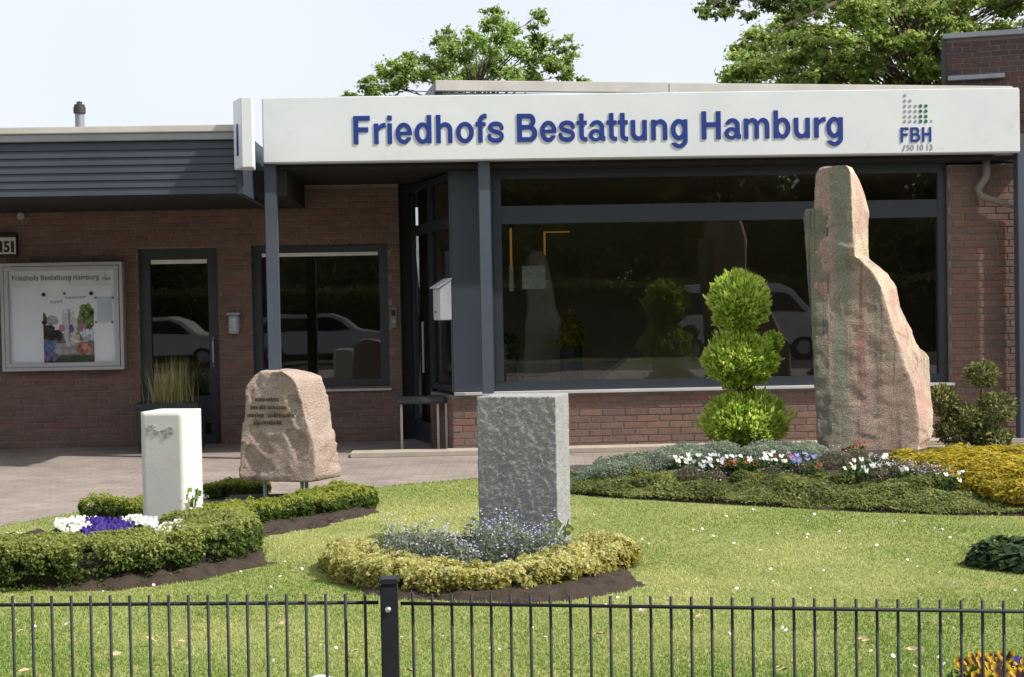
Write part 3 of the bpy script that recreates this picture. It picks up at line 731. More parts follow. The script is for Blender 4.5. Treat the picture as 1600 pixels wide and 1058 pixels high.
for (xa, ya, r) in ((68.5, 460.5, .022), (143, 458.5, .022), (144, 488.5, .022), (69, 504, .022), (101, 458.5, .014), (150, 465, .011), (176.5, 465, .011), (150.5, 503.5, .011), (176, 503.5, .011)):
    p = onY(xa, ya, YB); disc(MB(), p, r, 12, YB-.006, .02).build('pin', MATS['black_plastic'] if r > .015 else M('pin_grey', (.12,.13,.13), None, 4, .5), dc)
MB().box(X_(152, YB), X_(175, YB), YB-.005, YB-.002, Z_(160, 504, YB), Z_(160, 464, YB)).build('notice', M('notice_grey', (.60,.66,.74), None, 4, .6), dc)

# small wall things
bx = onY(365.5, 506, YL-.06)
wb = thing('doorbell_box', 'small grey bell box on brick pier between office door and window', 'doorbell', (bx.x, YL, bx.z))
MB().prism([(bx.x-.07, YL-.01), (bx.x+.07, YL-.01), (bx.x+.06, YL-.10), (bx.x-.06, YL-.10)], bx.z-.12, bx.z+.10).build('housing', M('grey_plastic', (.34,.36,.40), None, 5, .4), wb, bevel=.012)
MB().box(bx.x-.04, bx.x+.035, YL-.106, YL-.101, bx.z-.09, bx.z+.07).build('plate', M('plate_pale', (.55,.60,.68), (.25,.28,.36), 30, .3), wb)
MB().box(bx.x-.085, bx.x+.085, YL-.115, YL-.01, bx.z+.105, bx.z+.135).build('hood', MATS['grey_plastic'], wb, bevel=.008)
ix = onY(615, 496, YL-.03)
ic = thing('intercom', 'narrow grey intercom beside the dark window, at the recess corner', 'intercom', (ix.x, YL, ix.z-.12))
MB().box(ix.x-.04, ix.x+.04, YL-.05, YL-.012, ix.z-.13, ix.z+.13).build('housing', M('intercom_grey', (.20,.20,.19), None, 5, .45), ic, bevel=.008)
MB().box(ix.x-.025, ix.x+.025, YL-.056, YL-.051, ix.z+.02, ix.z+.09).build('speaker_grille', MATS['black_plastic'], ic)
disc(MB(), Vector((ix.x, 0, ix.z-.05)), .014, 12, YL-.051, .006).build('button', ALU, ic)
hk = onY(33, 338, YL-.06)
hl = thing('wall_hook', 'tiny round grey fitting high on the brick wall above the notice case', 'wall fitting', (hk.x, YL, hk.z))
MB().tube([(hk.x, YL-.012, hk.z-.02), (hk.x, YL-.05, hk.z-.02)], .018).build('stem', MATS['grey_plastic'], hl)
disc(MB(), hk, .045, 14, YL-.05, .03).build('ring', MATS['grey_plastic'], hl)

# mailbox on the oblique wall
mz = Z_(700, 500, YW+.05); mh = Z_(700, 447, YW)-mz
mbx = thing('mailbox', 'white letterbox with sloping lid beside the showroom entrance', 'mailbox', (X_(700, YW), YW, mz))
mc = XBp-Nd*.004
fa, fb = .20, .02
P0, P1 = mc-Ud*.24, mc+Ud*.06
mb = MB(); d1 = .13
def mp(p, d, z): return p-Nd*d+Vector((0, 0, z))
mb.add([mp(P0,0,mz), mp(P1,0,mz), mp(P1,d1,mz), mp(P0,d1,mz), mp(P0,0,mz+mh*1.18), mp(P1,0,mz+mh*1.18), mp(P1,d1,mz+mh*.92), mp(P0,d1,mz+mh*.92)],
       [(0,3,2,1),(4,5,6,7),(0,1,5,4),(1,2,6,5),(2,3,7,6),(3,0,4,7)])
mb.build('box', M('mailbox_white', (.78,.78,.80), None, 3, .35), mbx, bevel=.006)
mb = MB(); e1 = .025
mb.add([mp(P0-Ud*e1,-.0,mz+mh*1.2), mp(P1+Ud*e1,0,mz+mh*1.2), mp(P1+Ud*e1,d1+.03,mz+mh*.935), mp(P0-Ud*e1,d1+.03,mz+mh*.935),
        mp(P0-Ud*e1,-.0,mz+mh*1.235), mp(P1+Ud*e1,0,mz+mh*1.235), mp(P1+Ud*e1,d1+.03,mz+mh*.97), mp(P0-Ud*e1,d1+.03,mz+mh*.97)],
       [(0,3,2,1),(4,5,6,7),(0,1,5,4),(1,2,6,5),(2,3,7,6),(3,0,4,7)])
mb.build('lid', MATS['mailbox_white'], mbx)
lk = mp(P0.lerp(P1, .35), d1+.002, mz+.09)
MB().obox(lk, Ud*.012, Nd*.004, Vector((0,0,.012))).build('lock', MATS['black_plastic'], mbx)

# slab bench in the entrance recess
bz = Z_(655, 624, 16.0)
sb = thing('slab_bench', 'dark stone slab bench on thin pale legs by the showroom entrance', 'bench', (X_(657, 16.0), 16.0, 0))
bx0, bx1 = X_(617, 16.1), X_(695, 16.0)
MB().box(bx0, bx1-.02, 15.86, 16.22, bz-.045, bz+.03).build('seat', M('slab_dark', (.06,.06,.062), (.035,.035,.037), 10, .5, .2, 60), sb, bevel=.018)
for pxl in (624, 681, 694):
    xl = X_(pxl, 15.95)-.012
    MB().box(xl, xl+.025, 15.9, 15.93, .004, bz-.046).build('leg', M('leg_pale', (.42,.38,.34), None, 4, .6), sb)

# papers on the display glass
for (xa, xb, ya, yb, lb) in ((816, 852, 415, 452, 'white notice sheet taped inside the showroom glass'), (796, 802, 415, 455, 'thin white paper strip inside the showroom glass')):
    a = onY(xa, yb, YW+.17); b = onY(xb, ya, YW+.17)
    o = MB().box(a.x, b.x, YW+.168, YW+.170, a.z, b.z).build('paper_notice', M('paper', (.62,.64,.64), (.40,.42,.44), 28, .8), None)
    tag(o, lb, 'notice')
# coffin inside
cx0, cx1 = X_(935, 16.6), X_(1190, 16.6)
WOOD = M('pale_wood', (.78,.70,.50), (.70,.60,.40), 6, .45)
cf = thing('coffin', 'pale wooden coffin on a dark stand behind the display glass', 'coffin', ((cx0+cx1)/2, 16.6, .02))
zc0, zc1 = Z_(1000, 612, 16.6), Z_(1050, 558, 16.6)
def taper(mb, x0, x1, y0, y1, z0, z1, ix, iy):
    return mb.add([(x0,y0,z0),(x1,y0,z0),(x1,y1,z0),(x0,y1,z0),(x0+ix,y0+iy,z1),(x1-ix,y0+iy,z1),(x1-ix,y1-iy,z1),(x0+ix,y1-iy,z1)],
                  [(0,3,2,1),(4,5,6,7),(0,1,5,4),(1,2,6,5),(2,3,7,6),(3,0,4,7)])
zm = zc0+(zc1-zc0)*.35
taper(MB(), cx0+.06, cx1-.06, 16.35, 16.9, zm-.38, zm, -.06, -.06).build('chest', WOOD, cf, bevel=.01)
taper(MB(), cx0-.02, cx1+.02, 16.27, 16.98, zm+.004, zc1, .35, .17).build('lid', WOOD, cf, bevel=.012)
MB().box(cx0+.2, cx1-.2, 16.45, 16.8, .025, zm-.385).build('stand', ANTH, cf)
for k in (.3, .7):
    xh = cx0+(cx1-cx0)*k; MB().tube([(xh-.12,16.3,zm-.12),(xh-.1,16.25,zm-.16),(xh+.1,16.25,zm-.16),(xh+.12,16.3,zm-.12)], .014).build('handle', MATS['black_plastic'], cf)
# ================================================================== stones
def loft(rows, m=10, dz=.03, amp=.012, sc=6.0, seed=0, oc=4, top_round=0.03, amp2=0.0, sc2=1.5, chip=0.0):
    """stone from plan rows [(z, [(x,y)..K])]; returns V, F (quads + triangles as tris)"""
    rows = sorted(rows, key=lambda r: r[0]); zs = np.array([r[0] for r in rows]); A = np.array([r[1] for r in rows], float)
    K = A.shape[1]; n = max(4, int((zs[-1]-zs[0])/dz)); zl = np.linspace(zs[0], zs[-1], n)
    ring = []
    for z in zl:
        P = np.array([[np.interp(z, zs, A[:, k, c]) for c in (0, 1)] for k in range(K)])
        r = np.concatenate([P[k]+(P[(k+1) % K]-P[k])*(np.arange(m)/m)[:, None] for k in range(K)])
        ring.append(np.concatenate([r, np.full((len(r), 1), z)], 1))
    Rg = np.array(ring); nr = Rg.shape[1]; top = []
    c = Rg[-1].mean(0); bot = Rg[0].mean(0)
    for s_ in (.75, .5, .25): q = c+(Rg[-1]-c)*s_; top.append(q)
    allr = np.concatenate([Rg, np.array(top)], 0); N = len(allr)
    V = allr.reshape(-1, 3); V = np.concatenate([V, [c], [bot]])
    cen = np.concatenate([np.repeat(allr.mean(1, keepdims=True), nr, 1).reshape(-1, 3), [c-[0,0,.3]], [bot+[0,0,.3]]])
    d = V-cen; d[:, 2] *= .35
    d[n*nr:-1] = [0, 0, 1]; d = nrm(d)
    disp = amp*fbm(V, sc, oc, seed)+amp2*fbm(V, sc2, 3, seed+9)
    if chip: disp -= chip*np.maximum(0, fbm(V, sc*.7, 3, seed+21)-.25)
    V = V+d*disp[:, None]
    ii = np.arange(N*nr).reshape(N, nr); jj = np.roll(ii, -1, 1)
    Q = np.stack([ii[:-1], jj[:-1], jj[1:], ii[1:]], 2).reshape(-1, 4)
    T = np.concatenate([Q[:, [0,1,2]], Q[:, [0,2,3]], np.stack([ii[-1], jj[-1], np.full(nr, N*nr)], 1), np.stack([jj[0], ii[0], np.full(nr, N*nr+1)], 1)])
    return V, T

def chisel(V, n, rad, depth, seed):
    """knock flat facets off the surface"""
    rg = np.random.default_rng(seed); V = V.copy(); c0_ = V.mean(0); lo, hi = V.min(0), V.max(0)
    for _ in range(n):
        p = V[rg.integers(0, len(V))]; cc_ = np.array([c0_[0], c0_[1], p[2]*.7+c0_[2]*.3]); d = p-cc_; d = d/np.linalg.norm(d)+rg.normal(0, .22, 3); d /= np.linalg.norm(d)
        r_ = rad*rg.uniform(.5, 1.4); near = np.linalg.norm(V-p, axis=1) < r_
        h = V[near]@d; pl_ = p@d-depth*rg.uniform(.1, 1)
        V[near] -= np.outer(np.clip(h-pl_, 0, depth*1.2), d)
    return V
def rough(V, amp, sc, seed, oc=3):
    return V+amp*np.stack([fbm(V, sc, oc, seed), fbm(V+31, sc, oc, seed+1), fbm(V+63, sc, oc, seed+2)], 1)
def rock_mat(name, cols, scale, band=None, bump=.6, bscale=45, rough=.9, speck=None, split=None):
    mt = bpy.data.materials.new(name); mt.use_nodes = True; n = mt.node_tree.nodes; l = mt.node_tree.links; b = n['Principled BSDF']
    b.inputs['Roughness'].default_value = rough; b.inputs['Specular IOR Level'].default_value = .2
    geo = n.new('ShaderNodeNewGeometry'); nz = n.new('ShaderNodeTexNoise'); nz.inputs['Scale'].default_value = scale; nz.inputs['Detail'].default_value = 10
    nz.inputs['Roughness'].default_value = .65; l.new(geo.outputs['Position'], nz.inputs['Vector'])
    rp = n.new('ShaderNodeValToRGB'); el = rp.color_ramp.elements
    while len(el) < len(cols): el.new(.5)
    for i, c in enumerate(cols): el[i].position = .28+.44*i/(len(cols)-1); el[i].color = (*c, 1)
    l.new(nz.outputs[0], rp.inputs[0]); out = rp.outputs[0]
    if band:
        for (axis, bsc, c, thr, dist, rot) in band:
            mp_ = n.new('ShaderNodeMapping'); mp_.inputs['Rotation'].default_value = (0, rot, 0); l.new(geo.outputs['Position'], mp_.inputs[0])
            wv = n.new('ShaderNodeTexNoise'); wv.inputs['Scale'].default_value = bsc; wv.inputs['Detail'].default_value = 5
            m2 = n.new('ShaderNodeMapping'); m2.inputs['Scale'].default_value = (1, .25, dist); l.new(mp_.outputs[0], m2.inputs[0]); l.new(m2.outputs[0], wv.inputs['Vector'])
            r2 = n.new('ShaderNodeValToRGB'); r2.color_ramp.elements[0].position = thr; r2.color_ramp.elements[1].position = thr+.07
            l.new(wv.outputs[0], r2.inputs[0])
            mx = n.new('ShaderNodeMix'); mx.data_type = 'RGBA'; l.new(r2.outputs[0], mx.inputs[0]); l.new(out, mx.inputs[6]); mx.inputs[7].default_value = (*c, 1); out = mx.outputs[2]
    if speck:
        vo = n.new('ShaderNodeTexNoise'); vo.inputs['Scale'].default_value = speck[0]; vo.inputs['Detail'].default_value = 2; l.new(geo.outputs['Position'], vo.inputs['Vector'])
        r3 = n.new('ShaderNodeValToRGB'); r3.color_ramp.elements[0].position = .35; r3.color_ramp.elements[1].position = .65
        r3.color_ramp.elements[0].color = (speck[1],)*3+(1,); r3.color_ramp.elements[1].color = (speck[2],)*3+(1,)
        l.new(vo.outputs[0], r3.inputs[0]); mx = n.new('ShaderNodeMix'); mx.data_type = 'RGBA'; mx.blend_type = 'MULTIPLY'; mx.inputs[0].default_value = 1
        l.new(out, mx.inputs[6]); l.new(r3.outputs[0], mx.inputs[7]); out = mx.outputs[2]
    if split:  # paler colours mixed onto faces whose normal points right
        sx_ = n.new('ShaderNodeSeparateXYZ'); l.new(geo.outputs['True Normal'], sx_.inputs[0])
        r4 = n.new('ShaderNodeValToRGB'); r4.color_ramp.elements[0].position = .45; r4.color_ramp.elements[1].position = .75
        l.new(sx_.outputs[0], r4.inputs[0]); mx = n.new('ShaderNodeMix'); mx.data_type = 'RGBA'; l.new(r4.outputs[0], mx.inputs[0]); l.new(out, mx.inputs[6])
        n5 = n.new('ShaderNodeTexNoise'); n5.inputs['Scale'].default_value = 4; n5.inputs['Detail'].default_value = 8; l.new(geo.outputs['Position'], n5.inputs['Vector'])
        r5 = n.new('ShaderNodeValToRGB'); r5.color_ramp.elements[0].position = .4; r5.color_ramp.elements[1].position = .6
        r5.color_ramp.elements[0].color = (*split[0], 1); r5.color_ramp.elements[1].color = (*split[1], 1); l.new(n5.outputs[0], r5.inputs[0])
        l.new(r5.outputs[0], mx.inputs[7]); out = mx.outputs[2]
    l.new(out, b.inputs['Base Color'])
    n3 = n.new('ShaderNodeTexNoise'); n3.inputs['Scale'].default_value = bscale; n3.inputs['Detail'].default_value = 9; n3.inputs['Roughness'].default_value = .7
    l.new(geo.outputs['Position'], n3.inputs['Vector']); bp = n.new('ShaderNodeBump'); bp.inputs['Strength'].default_value = bump; bp.inputs['Distance'].default_value = .03
    l.new(n3.outputs[0], bp.inputs['Height']); l.new(bp.outputs[0], b.inputs['Normal'])
    return mt

# tall monolith in the flower bed
YM = 12.9; BEDZ = .24
prof = [(722,1282,1436,1446),(705,1281,1436,1448),(690,1279,1438,1456),(660,1278,1436,1460),(610,1276,1430,1454),(562,1274,1412,1453),(556,1274,1409,1449),(546,1273,1406,1437),(520,1272,1397,1426),(480,1271,1386,1406),(450,1270,1377,1400),(428,1270,1364,1387),(413,1270,1352,1368),(406,1270,1344,1359),(402,1271,1336,1357),(330,1272,1331,1358),(300,1272,1330,1350),(272,1273,1328,1340),(264,1276,1325,1335),(260,1280,1321,1333)]
rows = []
for (y, a, b, c) in prof:
    z = Z_(1340, y, YM); k = min(1, max(0, (y-260)/60))
    rows.append((z, [(X_(a, YM+.03, y), YM+.03), (X_(b, YM-.11, y), YM-.11), (X_(c, YM+.16, y), YM+.16), (X_(c, YM+.3, y)-.12, YM+.42), (X_(a, YM+.4, y)+.05, YM+.40)]))
MONO = rock_mat('red_gneiss', [(.50,.40,.315), (.43,.315,.25), (.54,.46,.37)], 3.2, band=[(0, 8, (.29,.30,.23), .55, .03, .03), (0, 15, (.44,.24,.20), .60, .04, .02), (0, 26, (.30,.22,.17), .60, .03, .0), (0, 5, (.36,.31,.24), .63, .4, .9)], bump=.8, bscale=75, speck=(90, .72, 1.18), split=((.62,.53,.38), (.58,.38,.31)))
V, T = loft(rows, m=26, dz=.018, amp=.010, sc=7, seed=4, amp2=.012, sc2=2.6, oc=3)
V = rough(chisel(V, 60, .13, .010, 3), .0055, 34, 7, 4)
V = V+np.array([.5, .8, 0])*(.006*fbm(V*np.array([13, 13, 1.3]), 1, 3, 77))[:, None]
V[:, 0] += .012*np.sign(V[:, 0]-X_(1330, YM))*0
ms = thing('monolith', 'tall jagged reddish upright stone slab standing among the bed flowers', 'stone', (X_(1360, YM), YM, BEDZ-.05))
np_mesh('stone', V, T, MONO, ms)
rows = []
for (y, a, b) in ((722,1278,1300),(640,1275,1300),(520,1269,1298),(430,1261,1296),(350,1257,1294),(332,1257,1292),(326,1261,1288)):
    z = Z_(1270, y, YM); rows.append((z, [(X_(a, YM+.02, y), YM+.03), (X_(b, YM-.02, y), YM-.01), (X_(b, YM+.3, y), YM+.3), (X_(a, YM+.3, y), YM+.28)]))
V, T = loft(rows, m=8, dz=.025, amp=.02, sc=11, seed=8, amp2=.012)
np_mesh('flake', V, T, rock_mat('green_gneiss', [(.17,.18,.145), (.23,.21,.16), (.13,.145,.12)], 7, band=[(0, 22, (.10,.115,.095), .55, .03, 0)], bump=.7, bscale=40), ms)

# grey split-face block
def slab_rows(P, ang, w, d, z0, z1, n=12, lean=0):
    U = np.array([math.cos(ang), math.sin(ang)]); N = np.array([-U[1], U[0]]); P = np.array(P)
    return [(z, [tuple(P), tuple(P+U*w), tuple(P+U*w+N*d), tuple(P+N*d)]) for z in np.linspace(z0, z1, n)]
YG = 9.25; ag = R(-17)
pg = (X_(742, YG), YG); wg = .527
V, T = loft(slab_rows(pg, ag, wg, .38, .0, Z_(800, 619, YG)), m=64, dz=.0085, amp=.0048, sc=34, seed=31, oc=4, chip=.003)
V = rough(V, .0038, 80, 3, 3)
gb = thing('grey_memorial_block', 'rough grey split-faced stone block behind the yellow-leaved hedge', 'stone', (pg[0]+.25, YG, 0))
np_mesh('stone', V, T, rock_mat('grey_granite', [(.34,.345,.34), (.40,.405,.40), (.46,.46,.45)], 9, bump=.8, bscale=110, speck=(190, .78, 1.18)), gb)
# off-white stele with a stippled figure cut near the top
YT = 9.95; aw = R(-14)
ps = (X_(216, YT), YT); ws = .308; zt_ = Z_(250, 643, YT)
V, T = loft(slab_rows(ps, aw, ws, .31, .0, zt_), m=10, dz=.03, amp=.0012, sc=14, seed=5)
st = thing('white_stele', 'smooth off-white stone pillar beside white and purple pansies', 'stone', (ps[0]+.15, YT, 0))
np_mesh('stone', V, T, rock_mat('white_limestone', [(.62,.61,.56), (.66,.65,.60), (.70,.69,.64)], 5, bump=.12, bscale=90), st, smooth=False)
Us = Vector((math.cos(aw), math.sin(aw), 0)); Ns = Vector((-Us.y, Us.x, 0)); rr = random.Random(5)
mb = MB()
def on_stele(px, py): 
    d = ray(px, py); o = Vector((0, 0, CAMZ)); p0 = Vector((ps[0], ps[1], 0)); t_ = (p0-o).dot(Ns)/d.dot(Ns); return o+d*t_
for (cx, cy, sx, sy, nn) in ((231,672,5,5,26),(243,675,4,4,34),(256,674,9,2.5,34),(266,669,6,2,22),(259,680,3,5,30),(267,677,5,2,16),(237,667,5,3,14)):
    for _ in range(nn):
        p = on_stele(cx+rr.gauss(0, sx*.5), cy+rr.gauss(0, sy*.5))-Ns*.0022
        r = rr.uniform(.0022, .0045); a = rr.uniform(0, 3)
        mb.obox(p, Us*r*1.6*math.cos(a)+Vector((0,0,r*1.6*math.sin(a))), Ns*.0012, Us*-r*math.sin(a)*.7+Vector((0,0,r*math.cos(a)*.7)))
tag(mb.build('engraving', M('engraving_grey', (.40,.39,.35), (.48,.47,.43), 60, .9), st), kind='stuff')

# pink boulder carried on steel rods over a dark base plate
YB2 = 11.6
prof = [(751,390,486,531,0),(744,374,492,534,0),(730,372,493,532,0),(700,374,491,530,0),(688,376,489,527,0),(660,378,480,518,0),(640,380,474,515,0),(620,382,469,512,0),(602,385,464,509,0),(592,390,458,505,0),(585,396,450,488,0),(579,404,440,462,0)]
rows = []
for (y, a, b, c, _) in prof:
    z = Z_(450, y, YB2); rows.append((z, [(X_(a, YB2, y), YB2), (X_((a+b)/2, YB2-.07, y), YB2-.075), (X_(b, YB2-.145, y), YB2-.145), (X_(c, YB2+.20, y), YB2+.20), (X_(c, YB2+.3, y)-.1, YB2+.42), (X_(a, YB2+.3, y)+.1, YB2+.38)]))
V, T = loft(rows, m=22, dz=.014, amp=.008, sc=8, seed=12, oc=3, amp2=.010, sc2=3)
V = rough(chisel(V, 45, .13, .010, 5), .0050, 36, 5, 4)
pk = thing('pink_boulder', 'pinkish inscribed boulder raised on steel rods inside a low hedge', 'stone', (X_(450, YB2), YB2, .04))
np_mesh('stone', V, T, rock_mat('pink_granite', [(.42,.32,.27), (.50,.385,.325), (.55,.45,.39)], 6, bump=1.0, bscale=60, speck=(110, .74, 1.16)), pk)
zbot = Z_(450, 738, YB2)
for (pxr, yr) in ((466, YB2-.05), (473, YB2+.02), (408, YB2+.05)):
    MB().tube([(X_(pxr, yr), yr, .05), (X_(pxr, yr), yr, zbot+.06)], .016, 8).build('rod', ZINC, pk)
MB().box(X_(345, YB2)-.02, X_(470, YB2)+.02, YB2-.28, YB2+.35, .03, .075).build('base_plate', MATS['slab_dark'], pk, bevel=.01)
# cut lettering, too worn to read: strokes pressed on the front plane
from mathutils.bvhtree import BVHTree
bvh = BVHTree.FromPolygons([Vector(v) for v in V], [tuple(int(i) for i in t_) for t_ in T])
mb = MB(); rr = random.Random(3); fn = Vector((-.28, -.95, 0)).normalized(); fu = Vector((fn.y*-1, fn.x, 0))
for (xa, xb, yc, gaps) in ((399, 437, 624.5, (.42,)), (392, 445, 637, (.2, .48)), (387, 459, 649.5, (.40,)), (397, 440, 661, ())):
    x = xa
    while x < xb:
        fr = (x-xa)/(xb-xa)
        if any(abs(fr-g_) < .035 for g_ in gaps): x += 1.5; continue
        w = rr.uniform(2.4, 3.8); tall = rr.random() < .35
        for (kx, hx, hz) in ([(0, .42, 3.4 if tall else 2.5), (w*.62, .42, 2.5)]+([(w*.3, w*.32, .45)] if rr.random() < .8 else [])):
            d_ = ray(x+kx, yc-(1 if tall and kx == 0 else 0)+rr.uniform(-.3, .3)+(rr.choice((-2, 0, 2)) if hz < 1 else 0)).normalized()
            q, nq_, _i, _d = bvh.ray_cast(Vector((0, 0, CAMZ)), d_)
            if q is None: continue
            s1 = YB2/F; mb.obox(q+fn*.001, fu*hx*s1, fn*.004, Vector((0, 0, hz*s1)))
        x += w+1.0
tag(mb.build('inscription', M('inscription_dark', (.085,.065,.05), (.12,.09,.07), 40, .9), pk), kind='stuff')

# ================================================================== hedges and beds
def soil(name, pts, h=.05):
    c = Vector((sum(p[0] for p in pts)/len(pts), sum(p[1] for p in pts)/len(pts), 0)); n = 220; V = []; 
    P = np.array(pts, float); P = np.concatenate([P, P[:1]]); s = np.concatenate([[0], np.cumsum(np.linalg.norm(np.diff(P, axis=0), axis=1))])
    tt = np.linspace(0, s[-1], n, endpoint=False); B = np.stack([np.interp(tt, s, P[:, 0]), np.interp(tt, s, P[:, 1])], 1)
    rs = [1.0, .985, .97, .945, .92, .895, .87, .84, .8, .75, .7, .6, .4, .2]; hs = [-.04, .0, .2*h, .4*h, .6*h, .8*h, .9*h, h, h, h, h, h, h, h]
    rg = []
    for r, z in zip(rs, hs):
        q = np.array([c.x, c.y])+(B-np.array([c.x, c.y]))*r; q = q+.07*np.stack([fbm(pad(q), 6, 3, 2), fbm(pad(q), 6, 3, 4)], 1)*(r > .85)
        zz_ = .035+z+.04*fbm(pad(q), 14, 4, 6); rg.append(np.concatenate([q, zz_[:, None]], 1))
    V = np.concatenate(rg+[[[c.x, c.y, .035+h]]]); ii = np.arange(len(rs)*n).reshape(len(rs), n); jj = np.roll(ii, -1, 1)
    Q = np.stack([ii[:-1], jj[:-1], jj[1:], ii[1:]], 2).reshape(-1, 4)
    T = np.concatenate([Q[:, [0,1,2]], Q[:, [0,2,3]], np.stack([ii[-1], jj[-1], np.full(n, len(V)-1)], 1)])
    return tag(np_mesh(name, V, T, SOIL, smooth=True), kind='structure')
def smooth_path(pts, n):
    P = [np.array(p, float) for p in pts]; Q = []
    for i in range(len(P)-1):
        p0, p1, p2, p3 = P[max(i-1, 0)], P[i], P[i+1], P[min(i+2, len(P)-1)]
        for t in np.linspace(0, 1, 12)[:-1]: Q.append(.5*(2*p1+(p2-p0)*t+(2*p0-5*p1+4*p2-p3)*t*t+(3*p1-p0-3*p2+p3)*t**3))
    Q.append(P[-1]); Q = np.array(Q); s = np.concatenate([[0], np.cumsum(np.linalg.norm(np.diff(Q, axis=0), axis=1))])
    return Q, s
def hedge(name, label, cat, pts, w, h, n, lsize, cols, topcols=None, z0=.04, bump=.04, group=None, mat=None, power=.55, spread=.8, aspect=.55, stem_core=True):
    Q, s = smooth_path(pts, 0); L = s[-1]
    t = np.clip(RNG.uniform(-.04, 1.04, n), 0, 1)*L
    cx = np.interp(t, s, Q[:, 0]); cy = np.interp(t, s, Q[:, 1])
    dx = np.gradient(Q[:, 0], s); dy = np.gradient(Q[:, 1], s); tx = np.interp(t, s, dx); ty = np.interp(t, s, dy); ln = np.hypot(tx, ty); tx /= ln; ty /= ln
    a = RNG.uniform(-.12, np.pi+.12, n); r = RNG.uniform(.55, 1.04, n)**.6
    ca = np.sign(np.cos(a))*np.abs(np.cos(a))**power; sa = np.sign(np.sin(a))*np.abs(np.sin(a))**power
    endf = np.minimum(1, np.sqrt(np.clip(np.minimum(t, L-t)/(w*.5)+.02, 0, 1)))
    off = ca*w/2*r*(.55+.45*endf); zc = np.maximum(.01, sa*h*r*(.75+.25*endf))
    P = np.stack([cx-ty*off, cy+tx*off, z0+zc], 1)
    k = 1+0*P[:, :1]; nz_ = fbm(P, 5, 3, 11)
    N = np.stack([-ty*ca, tx*ca, .15+sa], 1); P = P+nrm(N)*(bump*1.5*nz_+bump*1.0*fbm(P, 15, 2, 15))[:, None]
    P[:, 2] = np.maximum(P[:, 2], z0+.005)
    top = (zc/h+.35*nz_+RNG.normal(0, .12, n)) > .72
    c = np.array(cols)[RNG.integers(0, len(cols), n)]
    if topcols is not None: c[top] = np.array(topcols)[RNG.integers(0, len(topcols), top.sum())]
    gap = fbm(P, 11, 2, 19)+.9*np.clip(.55-zc/h, 0, 1)*(RNG.uniform(0, 1, n)+.2) < .34
    P, N, c = P[gap], N[gap], c[gap]
    o = thing(name, label, cat, (Q[:, 0].mean(), Q[:, 1].mean(), 0), 0, group)
    leaves('foliage', P, N, lsize, mat or LEAF, c, o, aspect, spread)
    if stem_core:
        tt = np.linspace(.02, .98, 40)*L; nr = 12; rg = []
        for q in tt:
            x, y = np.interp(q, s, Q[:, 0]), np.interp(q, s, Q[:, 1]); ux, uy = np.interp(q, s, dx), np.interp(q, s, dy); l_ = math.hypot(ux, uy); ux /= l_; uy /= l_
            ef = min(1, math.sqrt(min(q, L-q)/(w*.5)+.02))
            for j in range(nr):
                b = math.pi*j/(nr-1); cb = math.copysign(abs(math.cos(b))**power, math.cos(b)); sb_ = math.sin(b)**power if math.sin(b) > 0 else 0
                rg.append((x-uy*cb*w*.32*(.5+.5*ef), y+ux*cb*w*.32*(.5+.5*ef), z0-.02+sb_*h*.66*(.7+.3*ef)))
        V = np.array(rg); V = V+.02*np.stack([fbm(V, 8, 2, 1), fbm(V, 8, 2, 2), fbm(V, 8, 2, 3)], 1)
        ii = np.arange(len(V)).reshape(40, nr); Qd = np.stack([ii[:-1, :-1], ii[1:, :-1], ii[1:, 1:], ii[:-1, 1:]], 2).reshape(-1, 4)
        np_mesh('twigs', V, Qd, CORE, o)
    return o
def pxz(*ps, z=.04): return [tuple(onZ(x, y, z)[:2]) for x, y in ps]

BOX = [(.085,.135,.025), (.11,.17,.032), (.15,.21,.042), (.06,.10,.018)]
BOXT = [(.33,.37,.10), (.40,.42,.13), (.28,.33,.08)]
# front left box hedge curving round the pansy bed
soil('soil', pxz((-160,918),(180,921),(330,902),(432,880),(405,856),(340,840),(120,830),(-160,850)), .05)
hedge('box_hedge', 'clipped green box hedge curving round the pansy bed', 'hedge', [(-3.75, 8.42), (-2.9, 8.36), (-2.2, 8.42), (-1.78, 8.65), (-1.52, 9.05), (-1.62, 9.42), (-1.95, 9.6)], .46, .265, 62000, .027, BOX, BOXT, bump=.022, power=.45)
# hedge round the boulder
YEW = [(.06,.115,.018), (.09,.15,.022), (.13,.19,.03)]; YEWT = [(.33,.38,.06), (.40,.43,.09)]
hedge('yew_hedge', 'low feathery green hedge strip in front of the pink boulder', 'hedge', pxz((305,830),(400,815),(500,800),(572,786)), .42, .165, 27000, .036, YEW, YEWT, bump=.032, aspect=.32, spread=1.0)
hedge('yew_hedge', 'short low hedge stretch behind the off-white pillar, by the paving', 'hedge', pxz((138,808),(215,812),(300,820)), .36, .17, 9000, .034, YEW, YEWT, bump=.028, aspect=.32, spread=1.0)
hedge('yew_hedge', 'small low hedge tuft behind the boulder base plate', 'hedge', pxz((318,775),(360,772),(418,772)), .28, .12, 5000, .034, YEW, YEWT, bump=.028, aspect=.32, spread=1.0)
soil('soil', pxz((300,842),(400,840),(500,823),(594,800),(585,786),(500,796),(380,811),(300,826)), .02)
